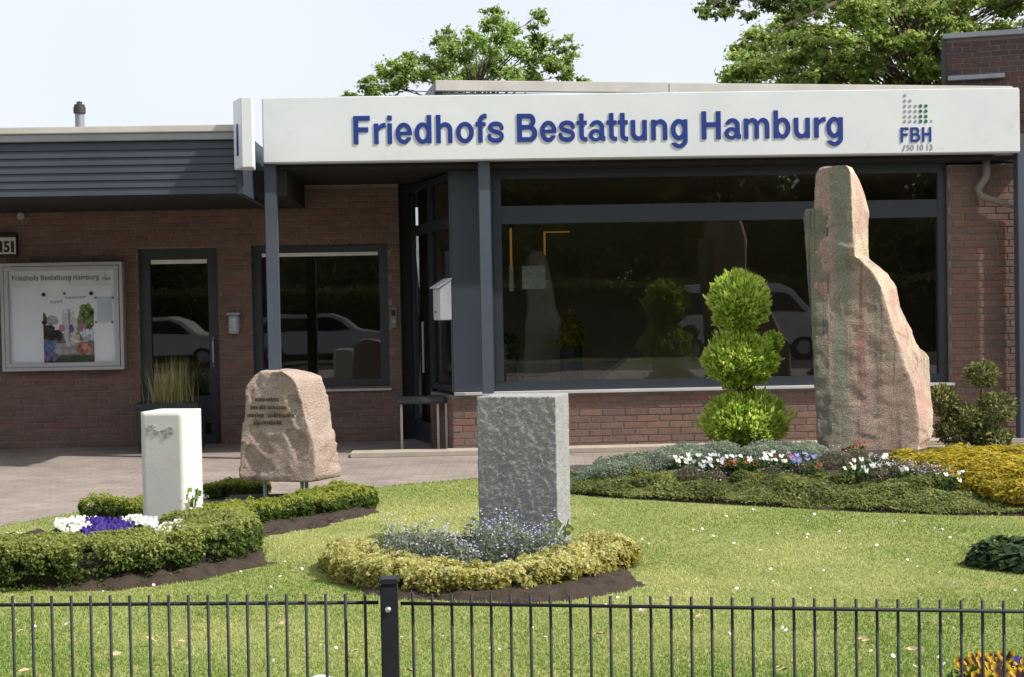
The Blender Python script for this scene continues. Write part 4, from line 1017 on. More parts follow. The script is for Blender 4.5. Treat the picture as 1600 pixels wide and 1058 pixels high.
# variegated yellow hedge round the grey block
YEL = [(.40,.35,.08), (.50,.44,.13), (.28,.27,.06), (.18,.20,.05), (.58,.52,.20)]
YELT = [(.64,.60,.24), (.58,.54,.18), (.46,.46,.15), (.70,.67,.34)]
soil('soil', pxz((520,905),(600,936),(740,944),(880,944),(1018,915),(985,888),(900,850),(780,840),(620,850),(540,880)), .05)
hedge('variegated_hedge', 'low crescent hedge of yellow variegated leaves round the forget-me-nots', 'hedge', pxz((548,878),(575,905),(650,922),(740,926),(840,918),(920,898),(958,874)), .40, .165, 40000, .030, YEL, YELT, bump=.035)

# ------------------------------------------------------------------ flowers
def bloom_mesh(name, c1, c2, eye, r=.026):
    V = []; Fc = []; Cc = []
    for i, (a, rr_) in enumerate(((90, 1.0), (30, 1.0), (150, 1.0), (-35, .95), (215, .95), (270, 1.05))):
        if i == 0: continue
        a = R(a); up = Vector((math.cos(a), math.sin(a), 0)); sd = Vector((-up.y, up.x, 0)); b = len(V)
        pts = [(0,0,.004*i*.3)]+[tuple(up*r*rr_*u_+sd*r*rr_*v_+Vector((0,0,z_+.0012*i))) for u_, v_, z_ in ((.5,.42,.002),(.95,.38,.004),(1.12,0,.001),(.95,-.38,.004),(.5,-.42,.002))]
        V += pts; Fc.append(tuple(range(b, b+6))); Cc += [eye]+[eye if (q in (0, 4) and c2) else c1 for q in range(5)]
    me = bpy.data.meshes.new(name); me.from_pydata(V, [], Fc); at = me.attributes.new('Col', 'FLOAT_COLOR', 'POINT')
    at.data.foreach_set('color', [x for c in Cc for x in (*c, 1)]); me.materials.append(PETAL); me.update(); return me
BW = bloom_mesh('blossom', (.72,.72,.70), False, (.60,.58,.20)); BP = bloom_mesh('blossom', (.09,.05,.36), True, (.03,.015,.14))
BYL = bloom_mesh('blossom', (.72,.45,.015), True, (.028,.008,.006), .034); BO = bloom_mesh('blossom', (.62,.14,.015), True, (.03,.012,.01))
BV = bloom_mesh('blossom', (.22,.20,.52), False, (.5,.45,.15)); BL = bloom_mesh('blossom', (.50,.50,.66), False, (.5,.45,.15))
FOL = [(.05,.10,.025), (.07,.13,.03), (.10,.16,.05)]
_fol = {}
def pansy(loc, blm, label, group, nb=5, spread=.085, h=.13, cat='pansy', sc=1.0, tilt=50):
    o = thing('pansy', label, cat, loc, RNG.uniform(0, 6.28), group)
    if 'p' not in _fol:
        n = 90; P = sph(n)*np.array([.09, .09, .05])+np.array([0, 0, .055]); t_ = leaves('foliage', P, P-np.array([0,0,0]), .045, LEAF, FOL, o, .6, .8)
        _fol['p'] = t_.data
        t_.matrix_parent_inverse = Matrix.Identity(4)
    else:
        t_ = bpy.data.objects.new('foliage', _fol['p']); COL.objects.link(t_); t_.parent = o
    for k in range(nb):
        b = bpy.data.objects.new('blossom', blm); COL.objects.link(b); b.parent = o
        a = RNG.uniform(0, 6.28); r = spread*math.sqrt(RNG.uniform(0, 1))
        b.location = (r*math.cos(a), r*math.sin(a), h*RNG.uniform(.75, 1.1))
        # face mostly towards the light and the path
        q = Vector((.25+RNG.normal(0, .35), -.9+RNG.normal(0, .35), .55+RNG.normal(0, .25))); q.rotate(Matrix.Rotation(-o.rotation_euler.z, 3, 'Z'))
        b.rotation_euler = q.to_track_quat('Z', 'Y').to_euler(); b.scale = (sc*RNG.uniform(.85, 1.15),)*3
    return o
# pansies inside the box hedge
for k in range(24):
    u_ = RNG.uniform(0, 1); px = 85+u_*190; py = RNG.uniform(814, 834)+(4 if 140 < px < 200 else 0)
    p = onZ(px, py, .27); p.z = .16
    if 130 < px < 192 and py > 817: pansy(p, BP, 'deep purple pansy between white pansies inside the box hedge', 'purple pansies inside the box hedge', 6)
    else: pansy(p, BW, 'white pansy inside the clipped box hedge', 'white pansies inside the box hedge', 7)
for k in range(5):
    p = onZ(150+k*9, 829+RNG.uniform(-3, 4), .27); p.z = .16; pansy(p, BP, 'deep purple pansy between white pansies inside the box hedge', 'purple pansies inside the box hedge', 6)
# forget-me-nots round the grey block
def herb(name, label, cat, group, loc, rx, ry, h, n, lsize, cols, fcols=None, nf=0, fsize=.012, aspect=.5, up=.4, mat=None, spread=.9):
    o = thing(name, label, cat, loc, 0, group); d = sph(n); d[:, 2] = np.abs(d[:, 2]); r = RNG.uniform(.5, 1, n)[:, None]**.6
    P = d*r*np.array([rx, ry, h]); P = P*(1+.25*fbm(P+np.array(loc), 9, 2, 3))[:, None]
    leaves('foliage', P+np.array(loc), d, lsize, mat or LEAF, cols, o, aspect, spread, up)
    if nf:
        d = sph(nf); d[:, 2] = np.abs(d[:, 2])*.9+.25; P = d*np.array([rx, ry, h])*RNG.uniform(.85, 1.08, (nf, 1))
        leaves('blossoms', P+np.array(loc), d*.6+np.array([.1, -.5, .5]), fsize, PETAL, fcols, o, .95, .4, 0, .05)
    return o
for k in range(17):
    px = 612+k*16+RNG.uniform(-6, 6); p = onZ(px, 862+RNG.uniform(-8, 8)-(6 if 740 < px < 860 else 0), .2); p.z = .05
    if abs(p.x-(pg[0]+.25)) < .3 and p.y > 8.95: p.y = 8.95
    herb('forget_me_not', 'blue forget-me-not clump inside the yellow hedge by the grey block', 'flower', 'forget-me-nots round the grey block', p, .13, .12, .28+RNG.uniform(-.05, .05), 620, .026, [(.17,.22,.13), (.23,.27,.18), (.29,.32,.24)], [(.26,.30,.52), (.38,.40,.58), (.52,.53,.60)], 80, .013)
# seedlings with broad leaves by the stones
def sprout(loc, label, h, n, lsize, seed):
    o = thing('leafy_seedling', label, 'plant', loc); rr = random.Random(seed); mb = MB(); P = []; 
    for k in range(3):
        a = rr.uniform(0, 6.28); top = Vector(loc)+Vector((math.cos(a)*.07, math.sin(a)*.05, h*rr.uniform(.7, 1))); mid = Vector(loc).lerp(top, .5)+Vector((.01, 0, .02))
        mb.tube([loc, mid, top], .004, 5); 
        for q in range(n): P.append(tuple(Vector(loc).lerp(top, rr.uniform(.35, 1.02))+Vector((rr.gauss(0, .035), rr.gauss(0, .035), rr.gauss(0, .01)))))
    mb.build('stem', M('green_stem', (.10,.14,.04), None, 9, .7), o)
    P = np.array(P); leaves('foliage', P, np.tile([.1, -.6, .6], (len(P), 1)), lsize, LEAF, [(.16,.24,.06), (.12,.20,.05), (.22,.28,.09)], o, .85, .5)
sprout(onZ(298, 824, .12), 'young pale green seedling growing against the off-white pillar', .28, 7, .05, 1)
sprout(onZ(872, 862, .12), 'young green seedling growing at the foot of the grey block', .2, 5, .06, 2)

# ------------------------------------------------------------------ raised bed by the showroom
bed = pxz((880,772),(960,780),(1100,788),(1300,800),(1480,806),(1680,808), z=.03)
bed_pts = bed+[(7.4, 11.2), (7.4, 14.5), (3.4, 14.45), (2.0, 14.1), (1.25, 13.4), (.85, 12.3)]
def bed_h(x, y):
    fy = np.interp(x, [p[0] for p in bed], [p[1] for p in bed]); by = np.interp(x, [.85, 1.25, 2.0, 3.4, 7.4], [12.2, 13.4, 13.9, 14.0, 13.95])
    d = np.minimum(np.minimum(y-fy, by-y)/.9, (x-.8)/.9); return .03+.20*np.clip(d, 0, 1)**.8
n1, n2 = 90, 50; gx = np.linspace(.80, 7.4, n1); fy = np.interp(gx, [p[0] for p in bed], [p[1] for p in bed])-.05; by = np.interp(gx, [.85, 1.25, 2.0, 3.4, 7.4], [12.2, 13.4, 13.9, 14.0, 13.95])+.03
xx = np.repeat(gx[:, None], n2, 1); yy = fy[:, None]+(by-fy)[:, None]*np.linspace(0, 1, n2)[None, :]
zz = bed_h(xx, yy)+.02*fbm(np.stack([xx.ravel(), yy.ravel(), 0*xx.ravel()], 1), 7, 3, 2).reshape(xx.shape); zz[:, 0] = -.02; zz[:, -1] = -.02; zz[0] = -.02
ii = np.arange(n1*n2).reshape(n1, n2)
tag(np_mesh('flower_bed', np.stack([xx, yy, zz], 2).reshape(-1, 3), np.stack([ii[:-1, :-1], ii[1:, :-1], ii[1:, 1:], ii[:-1, 1:]], 2).reshape(-1, 4), SOIL, smooth=True), kind='structure')
def bedpt(px, py, dz=0.0):
    """where the sight line first meets the bed or lawn"""
    d = ray(px, py); Yq = np.linspace(9, 15, 400); t_ = Yq/d.y; xq = d.x*t_; zq = CAMZ+d.z*t_
    hit = np.argmax(zq < bed_h(xq, Yq)+dz); return Vector((xq[hit], Yq[hit], float(bed_h(xq[hit], Yq[hit]))))
# creeping green border along the front edge: uncountable ground cover
n = 60000; t_ = RNG.uniform(0, 1, n); bx_ = np.interp(t_, np.linspace(0, 1, len(bed)), [p[0] for p in bed]); by_ = np.interp(t_, np.linspace(0, 1, len(bed)), [p[1] for p in bed])
dd = RNG.uniform(0, 1, n)**.85*(.66+.10*np.sin(bx_*5)); X = bx_+RNG.normal(0, .01, n); Yv = by_+.02+dd
hh = (.015+.075*np.clip(1-np.abs(dd-.3)/.45, 0, 1))*(.75+1.1*fbm(np.stack([X, Yv, 0*X], 1), 5.5, 3, 3))*RNG.uniform(.4, 1.1, n)
P = np.stack([X, Yv, bed_h(X, Yv)+np.maximum(hh, 0)], 1)
cc = np.array([(.18,.23,.06), (.24,.28,.08), (.29,.31,.11), (.13,.18,.045), (.36,.34,.14)])[RNG.integers(0, 5, n)]*(1+.5*fbm(np.stack([X, Yv, 0*X], 1), 2.5, 3, 13))[:, None]
tag(leaves('ground_cover', P, np.tile([0, -.35, .9], (n, 1)), .032, LEAF, cc, None, .45, .8), 'creeping olive green ground cover along the front of the flower bed', 'ground cover', kind='stuff')
# silver leaved mounds at the left end
SIL = [(.30,.35,.27), (.24,.30,.21), (.38,.42,.34), (.18,.24,.15)]
for (px, py, rx, h) in ((932,744,.20,.12),(905,752,.12,.08),(950,732,.2,.13),(985,724,.2,.13),(965,740,.22,.14),(1000,734,.2,.15),(1035,728,.2,.15),(1070,722,.2,.14),(1010,720,.18,.12),(1050,714,.18,.12),(1095,716,.18,.13),(1180,712,.2,.12),(1215,709,.18,.12),(1140,712,.16,.11),(1250,712,.2,.13),(1120,706,.24,.13),(1195,704,.24,.13),(1080,706,.22,.12),(1265,706,.2,.13),(1235,704,.2,.12)):
    herb('silver_cushion', 'silvery grey-green cushion plant in the bed left of the tall stone', 'plant', 'silver cushion plants in the bed', bedpt(px, py+6), rx, rx*.9, h, 1900, .028, SIL, None, 0, aspect=.4)
# heather like dull mounds and mixed green
HEA = [(.13,.14,.08), (.18,.16,.10), (.10,.12,.06), (.24,.20,.17)]
for (px, py, rx, h, fc) in ((1080,744,.18,.11,None),(1110,748,.16,.1,None),(1210,738,.14,.09,None),(1305,726,.18,.16,None),(1340,722,.17,.14,None),(1400,742,.19,.15,1),(1440,748,.17,.14,1),(1370,748,.15,.12,None),(1465,752,.17,.13,1),(1255,735,.14,.1,None),(1150,735,.14,.09,None)):
    herb('heather', 'dull mauve-green heather mound among the bed flowers', 'plant', 'heather mounds in the bed', bedpt(px, py+6), rx, rx*.85, h, 1300, .026, HEA, [(.40,.30,.36), (.50,.44,.46)], 160 if fc else 30, .014, aspect=.3)
BED_FOL = [(.12,.17,.04), (.17,.20,.06), (.24,.25,.08)]
for (px, py, rx, h) in ((1005,756,.12,.08),(1130,738,.12,.09),(1165,748,.13,.08),(1190,745,.12,.08),(1230,750,.14,.07),(1280,748,.14,.07),(1320,752,.12,.08),(1355,740,.13,.1),(1430,768,.18,.15),(1460,762,.15,.13),(1410,765,.13,.1)):
    herb('bedding_plant', 'small fresh green bedding plant in the flower bed', 'plant', 'green bedding plants in the flower bed', bedpt(px, py+3), rx, rx*.8, h, 700, .034, BED_FOL, None, 0, aspect=.5)
for lst, blm, lab, grp, sc in (
    ([(1085,722),(1105,730),(1120,726),(1185,728),(1200,724),(1215,727),(1195,731),(1350,735),(1368,731),(1385,735),(1345,742),(1480,758),(1495,752),(1075,728),(1060,732),(1135,728),(1160,724),(1400,742),(1425,748),(1330,742)], BW, 'white pansy in the raised flower bed', 'white pansies in the raised bed', 1.0),
    ([(1095,735),(1115,733),(1112,728),(1372,738)], BL, 'pale lilac pansy in the raised flower bed', 'lilac pansies in the raised bed', 1.0),
    ([(1250,722),(1258,726),(1245,727)], BV, 'violet-blue pansy left of the tall stone', 'violet pansies in the raised bed', 1.15),
    ([(1155,733),(1150,738),(1166,737),(1228,728),(1333,713),(1342,711),(1265,741)], BO, 'orange pansy in the raised flower bed', 'orange pansies in the raised bed', 1.0)):
    for (px, py) in lst: pansy(bedpt(px+RNG.uniform(-8, 8), py+8+RNG.uniform(-4, 5)), blm, lab, grp, 4, .10, .12, sc=sc*.78)
# golden creeping shrubs
GOLD = [(.52,.40,.03), (.42,.33,.025), (.34,.29,.03), (.60,.48,.06), (.22,.21,.03)]
for (px, py, rx, h) in ((1455,722,.28,.13),(1510,722,.33,.15),(1565,730,.33,.15),(1500,742,.24,.13),(1545,752,.3,.16),(1595,755,.3,.18),(1600,728,.3,.15),(1420,716,.22,.12),(1640,745,.3,.17),(1480,730,.3,.15),(1530,738,.32,.16),(1575,745,.3,.17),(1600,770,.26,.17),(1440,726,.22,.12),(1560,762,.22,.13),(1490,708,.28,.12),(1540,708,.28,.12),(1590,708,.28,.13)):
    herb('golden_shrub', 'golden yellow creeping shrub at the foot of the tall stone', 'shrub', 'golden shrubs in the bed', bedpt(px, py+10), rx, rx*.9, h, 2300, .05, GOLD, None, 0, aspect=.4, up=.8, spread=.6)

# three-tier clipped conifer
tp = bedpt(1166, 706); Ytp = 13.45; tp = Vector((X_(1166, Ytp), Ytp, float(bed_h(X_(1166, Ytp), Ytp))))
to = thing('topiary_conifer', 'bright green conifer clipped into three stacked balls', 'topiary', tp)
MB().tube([tp, Vector((tp.x+.01, Ytp, .9)), Vector((tp.x-.01, Ytp, Z_(1155, 440, Ytp)))], [.035, .03, .012], 8).build('trunk', BARK, to)
def tuft(px, py, rx_px, ry_px, n, tip=.5, name='foliage_ball', size=.05, base_cols=None, parent=None, Y=Ytp, tips=None, ry=None, upb=.6, nz=.26):
    c = onY(px, py, Y); s1 = Y/F; rad = np.array([rx_px*s1, (ry or rx_px)*s1, ry_px*s1]); d = sph(n); r = RNG.uniform(.45, 1, n)[:, None]**.4
    lump = 1+nz*(fbm(d*1.0+np.array([px, py, 0]), 3.0, 2, 6)+.6*fbm(d+np.array([px, py, 0]), 9, 2, 8))[:, None]
    P = np.array(c)+d*r*lump*rad
    lit = (r[:, 0] > .9) & (RNG.uniform(0, 1, n) < tip)  # outermost sprays take the paler fresh-tip colours
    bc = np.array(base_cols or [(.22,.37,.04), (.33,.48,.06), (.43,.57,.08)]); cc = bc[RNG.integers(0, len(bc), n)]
    tc = np.array(tips or [(.62,.74,.15), (.70,.77,.20), (.55,.69,.13)]); cc[lit] = tc[RNG.integers(0, len(tc), lit.sum())]  # fresh-tip colours on the outermost sprays
    nn = d*.6+np.array([0, 0, 0])
    # sprays point outwards and up
    t = nrm(d+np.array([0, 0, upb])+RNG.normal(0, .35, (n, 3))); w_ = nrm(np.cross(t, d+RNG.normal(0, .5, (n, 3)))); sz = (size*RNG.uniform(.6, 1.3, n))[:, None]
    V = np.stack([P-t*sz*.5, P+w_*sz*.22, P+t*sz*.6, P-w_*sz*.22], 1).reshape(-1, 3)
    np_mesh(name, V, np.arange(4*n).reshape(n, 4), NEEDLE, parent, np.repeat(np.clip(cc*RNG.uniform(.8, 1.2, (n, 1)), 0, 1), 4, 0))
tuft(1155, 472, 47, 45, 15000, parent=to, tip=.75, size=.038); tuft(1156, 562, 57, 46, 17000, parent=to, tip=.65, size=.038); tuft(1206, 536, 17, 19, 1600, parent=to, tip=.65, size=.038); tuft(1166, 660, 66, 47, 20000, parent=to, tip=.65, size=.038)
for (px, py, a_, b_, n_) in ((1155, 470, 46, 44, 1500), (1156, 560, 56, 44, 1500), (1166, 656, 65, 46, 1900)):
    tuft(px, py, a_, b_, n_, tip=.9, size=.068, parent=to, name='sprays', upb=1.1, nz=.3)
# upright shoots on the crown
P = np.array([onY(1155+q_, 478-45*math.sqrt(max(0, 1-(q_/47)**2)), Ytp+RNG.normal(0, .06)) for q_ in np.clip(RNG.normal(0, 17, 60), -34, 34)])
blades('shoots', P, .10, .018, NEEDLE, [(.50,.52,.09), (.40,.45,.07)], to, .2)['kind'] = 'stuff'

# cloud-pruned shrub right of the monolith
Ycp = 13.5; bp_ = Vector((X_(1525, Ycp), Ycp, float(bed_h(X_(1525, Ycp), Ycp))))
cp = thing('cloud_pruned_shrub', 'small olive green shrub pruned into separate pompoms on bare stems', 'topiary', bp_)
balls = [(1534,585,25,21),(1474,626,24,24),(1556,636,29,25),(1512,652,30,22),(1490,672,28,24),(1558,688,24,20),(1528,676,22,20)]
mb = MB()
for (x, y, a, b) in balls:
    e_ = onY(x, y+6, Ycp); mid = Vector(bp_).lerp(e_, .5)+Vector((0, 0, -.05)); mb.tube([bp_, mid, e_], [.016, .012, .007], 6)
mb.build('stem', BARK, cp)
for (x, y, a, b) in balls: tuft(x, y, a, b, 1500, .5, parent=cp, Y=Ycp, size=.038, base_cols=[(.10,.13,.04), (.14,.17,.05), (.18,.20,.07)], tips=[(.38,.38,.14), (.30,.32,.11), (.44,.42,.18)], upb=.4, nz=.35)

# dark leafy perennials at the right edge
for (px, py, rx) in ((1545,872,.13),(1580,874,.17),(1612,878,.18),(1565,862,.14),(1600,862,.17),(1640,872,.2)):
    p = onZ(px, py+10, .05); herb('dark_perennial', 'dark green broad-leaved plant at the lawn edge, away from the bed', 'plant', 'dark perennials at the lawn edge', p, rx, rx, .13, 240, .075, [(.045,.085,.035), (.065,.11,.045), (.09,.13,.06)], None, 0, aspect=.6, up=.7, spread=.6)
soil('soil', pxz((1500,880),(1560,890),(1660,905),(1700,880),(1600,862),(1530,868)), .02)
# yellow pansies by the fence
for (px, py) in ((1518,1044),(1540,1036),(1556,1030),(1575,1048),(1594,1046),(1548,1054),(1600,1058),(1530,1064),(1570,1066)):
    p = onZ(px, py, .15); p.z = .04; pansy(p, BYL, 'yellow pansy with dark face beside the black fence', 'yellow pansies beside the fence', 3, .05, .12)
p = onZ(1586, 1028, .16); p.z = .04; pansy(p, BP, 'single purple pansy above the yellow ones at the fence', None, 2, .03, .14)

# pale round stone showing at the foot of the lawn
p = onZ(500, 1068, .05)
V = sph(600)
bm = bmesh.new(); bmesh.ops.create_icosphere(bm, subdivisions=4, radius=1); me = bpy.data.meshes.new('pale_stone'); bm.to_mesh(me); bm.free()
a = np.zeros(len(me.vertices)*3); me.vertices.foreach_get('co', a); a = a.reshape(-1, 3); a = a*np.array([.068, .055, .04])*(1+.08*fbm(a, 1.5, 3, 2))[:, None]+np.array([p.x, p.y, .045]); me.vertices.foreach_set('co', a.ravel()); me.update()
tag(link('pale_stone', me, M('pale_pebble', (.48,.50,.52), (.40,.42,.44), 12, .7, .2, 60)), 'pale grey rounded stone on the grass near the fence post', 'stone')

# ------------------------------------------------------------------ planter by the office door
Yp = 16.75
pn = thing('planter', 'dark square planter with tall ornamental grass by the office door', 'planter', (X_(263, Yp), Yp, 0))
x0_, x1_ = X_(216, Yp), X_(312, Yp); zp = Z_(263, 629, Yp)
taper(MB(), x0_+.03, x1_-.03, Yp-.28, Yp+.3, .004, zp, -.03, -.03).build('tub', M('planter_dark', (.030,.034,.042), None, 5, .5), pn, bevel=.012)
mb = MB(); mb.box(x0_-.015, x1_+.015, Yp-.325, Yp-.28, zp-.05, zp+.012); mb.box(x0_-.015, x1_+.015, Yp+.30, Yp+.345, zp-.05, zp+.012); mb.box(x0_-.015, x0_+.03, Yp-.278, Yp+.298, zp-.05, zp+.012); mb.box(x1_-.03, x1_+.015, Yp-.278, Yp+.298, zp-.05, zp+.012)
mb.build('rim', MATS['planter_dark'], pn, bevel=.006)
MB().box(x0_+.03, x1_-.03, Yp-.28, Yp+.3, zp-.02, zp+.003).build('potting_soil', SOIL, pn)
n = 480; P = np.stack([RNG.normal((x0_+x1_)/2, .10, n), RNG.normal(Yp, .09, n), np.full(n, zp)], 1)
blades('grass', P, .50, .007, BLADE, [(.44,.45,.16), (.52,.47,.22), (.34,.38,.12), (.58,.50,.30)], pn, .33)

# ================================================================== lawn grass, daisies, leaves
def in_poly(x, y, poly):
    c = np.zeros(len(x), bool); j = len(poly)-1
    for i in range(len(poly)):
        xi, yi = poly[i]; xj, yj = poly[j]; c ^= ((yi > y) != (yj > y)) & (x < (xj-xi)*(y-yi)/(yj-yi+1e-12)+xi); j = i
    return c
soils = [pxz((-160,918),(180,921),(330,902),(432,880),(405,856),(340,840),(120,830),(-160,850)), pxz((520,905),(600,936),(740,944),(880,944),(1018,915),(985,888),(900,850),(780,840),(620,850),(540,880)),
         pxz((300,842),(400,840),(500,823),(594,800),(585,786),(500,796),(380,811),(300,826)), pxz((1500,880),(1560,890),(1660,905),(1700,880),(1600,862),(1530,868))]
def lawn_points(n, y0, y1, k):
    y = RNG.uniform(0, 1, n); y = (y0**k+(y1**k-y0**k)*y)**(1/k) if k else y0*(y1/y0)**y
    half = .40*y+1.2; x = RNG.uniform(-1, 1, n)*half+.037*y
    ok = (y < edge(x)-.01)
    for s_ in soils:
        shr = np.array(s_); c_ = shr.mean(0); shr = c_+(shr-c_)*.97; q_ = np.stack([x, y, 0*x], 1)
        ok &= ~in_poly(x+.09*fbm(q_, 7, 3, 71), y+.09*fbm(q_, 7, 3, 72), shr)
    fy = np.interp(x, [p[0] for p in bed], [p[1] for p in bed]); ok &= ~((x > .83) & (y > fy))
    return x[ok], y[ok]
xs, ys = lawn_points(820000, 2.66, 14, .45)
zs = lawn_z(xs, ys); q = np.stack([xs, ys, 0*xs], 1)
pt = fbm(q, .9, 4, 41); p2 = fbm(q, 4.0, 3, 42); far = np.clip((ys-5)/6, 0, 1)
base = np.array([.24, .335, .075]); dry = np.array([.64, .62, .28]); rich = np.array([.155, .265, .05])
wd = np.clip(-.05+.62*far+.70*pt+.35*p2, 0, 1)[:, None]; wr = np.clip(.45-1.3*pt-.25*far, 0, 1)[:, None]
cg = base*(1-wd)+dry*wd; cg = cg*(1-.6*wr)+rich*.6*wr
straw = RNG.uniform(0, 1, len(xs)) < .03; cg[straw] = (.55, .47, .24)
hgt = .020*(1+.4*p2)*(1-.2*far)
tag(blades('grass', np.stack([xs, ys, zs-.004], 1), hgt, .0036+.0008*ys, BLADE, cg, None, .55), 'short mown green grass with drier yellowish patches', 'grass', kind='stuff')
# daisies
bm = bmesh.new(); n = 12
vc = bm.verts.new((0, 0, .003)); ring = [bm.verts.new(((.010 if i % 2 else .0075)*math.cos(2*math.pi*i/n), (.010 if i % 2 else .0075)*math.sin(2*math.pi*i/n), .001)) for i in range(n)]
for i in range(n): bm.faces.new((vc, ring[i], ring[(i+1) % n]))
dm = bpy.data.meshes.new('daisy'); bm.to_mesh(dm); bm.free(); dm.materials.append(M('daisy_white', (.78,.78,.74), None, 9, .7))
cnt = 0
xs, ys = lawn_points(900, 3.2, 10.5, .9)
for x, y in zip(xs, ys):
    z = float(lawn_z(np.array([x]), np.array([y]))[0])
    if cnt >= 170: break
    if not inview((x, y, z)) or vnoise(np.array([[x*1.3, y*1.3, 3]]))[0] < -.25: continue
    o = bpy.data.objects.new('daisy', dm); COL.objects.link(o); o.location = (x, y, z+.034); o.rotation_euler = (RNG.normal(-.5, .3)*-1, RNG.normal(0, .3), RNG.uniform(0, 6)); o.scale = (RNG.uniform(.7, 1.25),)*3
    o.rotation_euler[0] = .6+RNG.normal(0, .2)
    tag(o, 'tiny white daisy in the mown lawn', 'daisy', 'daisies scattered over the lawn'); cnt += 1
# fallen leaves
bm = bmesh.new(); pts = [(-.04,0,.008),(-.02,.018,.002),(.005,.024,.006),(.03,.014,.0),(.048,0,.016),(.028,-.016,.012),(.0,-.022,.02),(-.022,-.016,.01)]
vc = bm.verts.new((0, 0, -.004)); rg = [bm.verts.new(p) for p in pts]
for i in range(8): bm.faces.new((vc, rg[i], rg[(i+1) % 8]))
lm = bpy.data.meshes.new('fallen_leaf'); bm.to_mesh(lm); bm.free(); lm.materials.append(M('dry_leaf', (.48,.38,.24), (.36,.26,.15), 30, .8))
for (px, py) in ((445,972),(235,998),(284,1001),(180,1022),(38,1050),(32,984),(555,1020),(322,950),(1092,966),(936,994),(1348,1000),(1352,1004),(1425,1016),(1505,937),(1218,1048),(640,1052),(1450,974),(1225,1052),(1004,955),(895,951)):
    p = onZ(px, py, .07); o = bpy.data.objects.new('fallen_leaf', lm); COL.objects.link(o); o.location = (p.x, p.y, float(lawn_z(np.array([p.x]), np.array([p.y]))[0])+.034); o.rotation_euler = (.35+RNG.normal(0, .25), RNG.normal(0, .3), RNG.uniform(-.6, .6)); o.scale = (RNG.uniform(.45, .8),)*3
    tag(o, 'dry tan leaf fallen on the lawn', 'leaf', 'fallen leaves on the lawn')

# ================================================================== fence
FEN = M('fence_paint', (.009,.011,.015), (.014,.016,.021), 30, .55, .1, 200, spec=.3)
pA = onY(609, 942, 3.62); pL = onY(0, 946, 3.68); pR = onY(1597, 955, 3.39); ZR = pA.z
def fence_panel(a, b, label, step, ext, first):
    d = Vector((b.x-a.x, b.y-a.y, 0)); L = d.length; d.normalize(); nrm_ = Vector((-d.y, d.x, 0))
    o = thing('bar_fence', label, 'fence', ((a.x+b.x)/2, (a.y+b.y)/2, .05))
    za = a.z; sl = (b.z-a.z)/L
    for dz in (0, -.2, -.4, -.6, -.74):
        s0, s1_ = (.03, L+ext)
        q0, q1 = Vector((a.x, a.y, za+dz))+d*s0, Vector((a.x, a.y, za+dz))+d*s1_
        MB().tube([q0-nrm_*.006, q1-nrm_*.006+Vector((0, 0, sl*(s1_-s0)))], .0047, 8).build('rail', FEN, o, smooth=True)
    k = 0; s_ = first
    while s_ < L+ext:
        q = Vector((a.x, a.y, 0))+d*s_+nrm_*.003; zt2 = za+sl*s_+.024
        MB().tube([(q.x, q.y, .06), (q.x, q.y, zt2)], .0040, 7).build('picket', FEN, o, smooth=True); s_ += step
ppm = F/3.62
fence_panel(pA, pL, 'black bar fence panel running in front of the box hedge', .0503, .35, 38.5/ppm)
fence_panel(pA, pR, 'black bar fence panel running in front of the open lawn and yellow pansies', .0503, .35, 36/ppm)
fp = thing('fence_post', 'square black fence post joining the two fence panels', 'fence post', (pA.x, pA.y-.02, .04))
ztop = Z_(609, 905, 3.6)
MB().box(pA.x-.0215, pA.x+.0215, pA.y-.045, pA.y+.012, .03, ztop-.012).build('shaft', FEN, fp, bevel=.003)
MB().box(pA.x-.0240, pA.x+.0240, pA.y-.048, pA.y+.015, ztop-.011, ztop+.004).build('cap', FEN, fp, bevel=.004)
bz_ = Z_(608, 953, 3.57)
MB().tube([(pA.x-.002, pA.y-.046, bz_), (pA.x-.002, pA.y-.052, bz_), (pA.x-.002, pA.y-.055, bz_)], [.0075, .0075, .004], 12).build('bolt', M('bolt_steel', (.55,.55,.56), None, 5, .3, metallic=.9), fp)

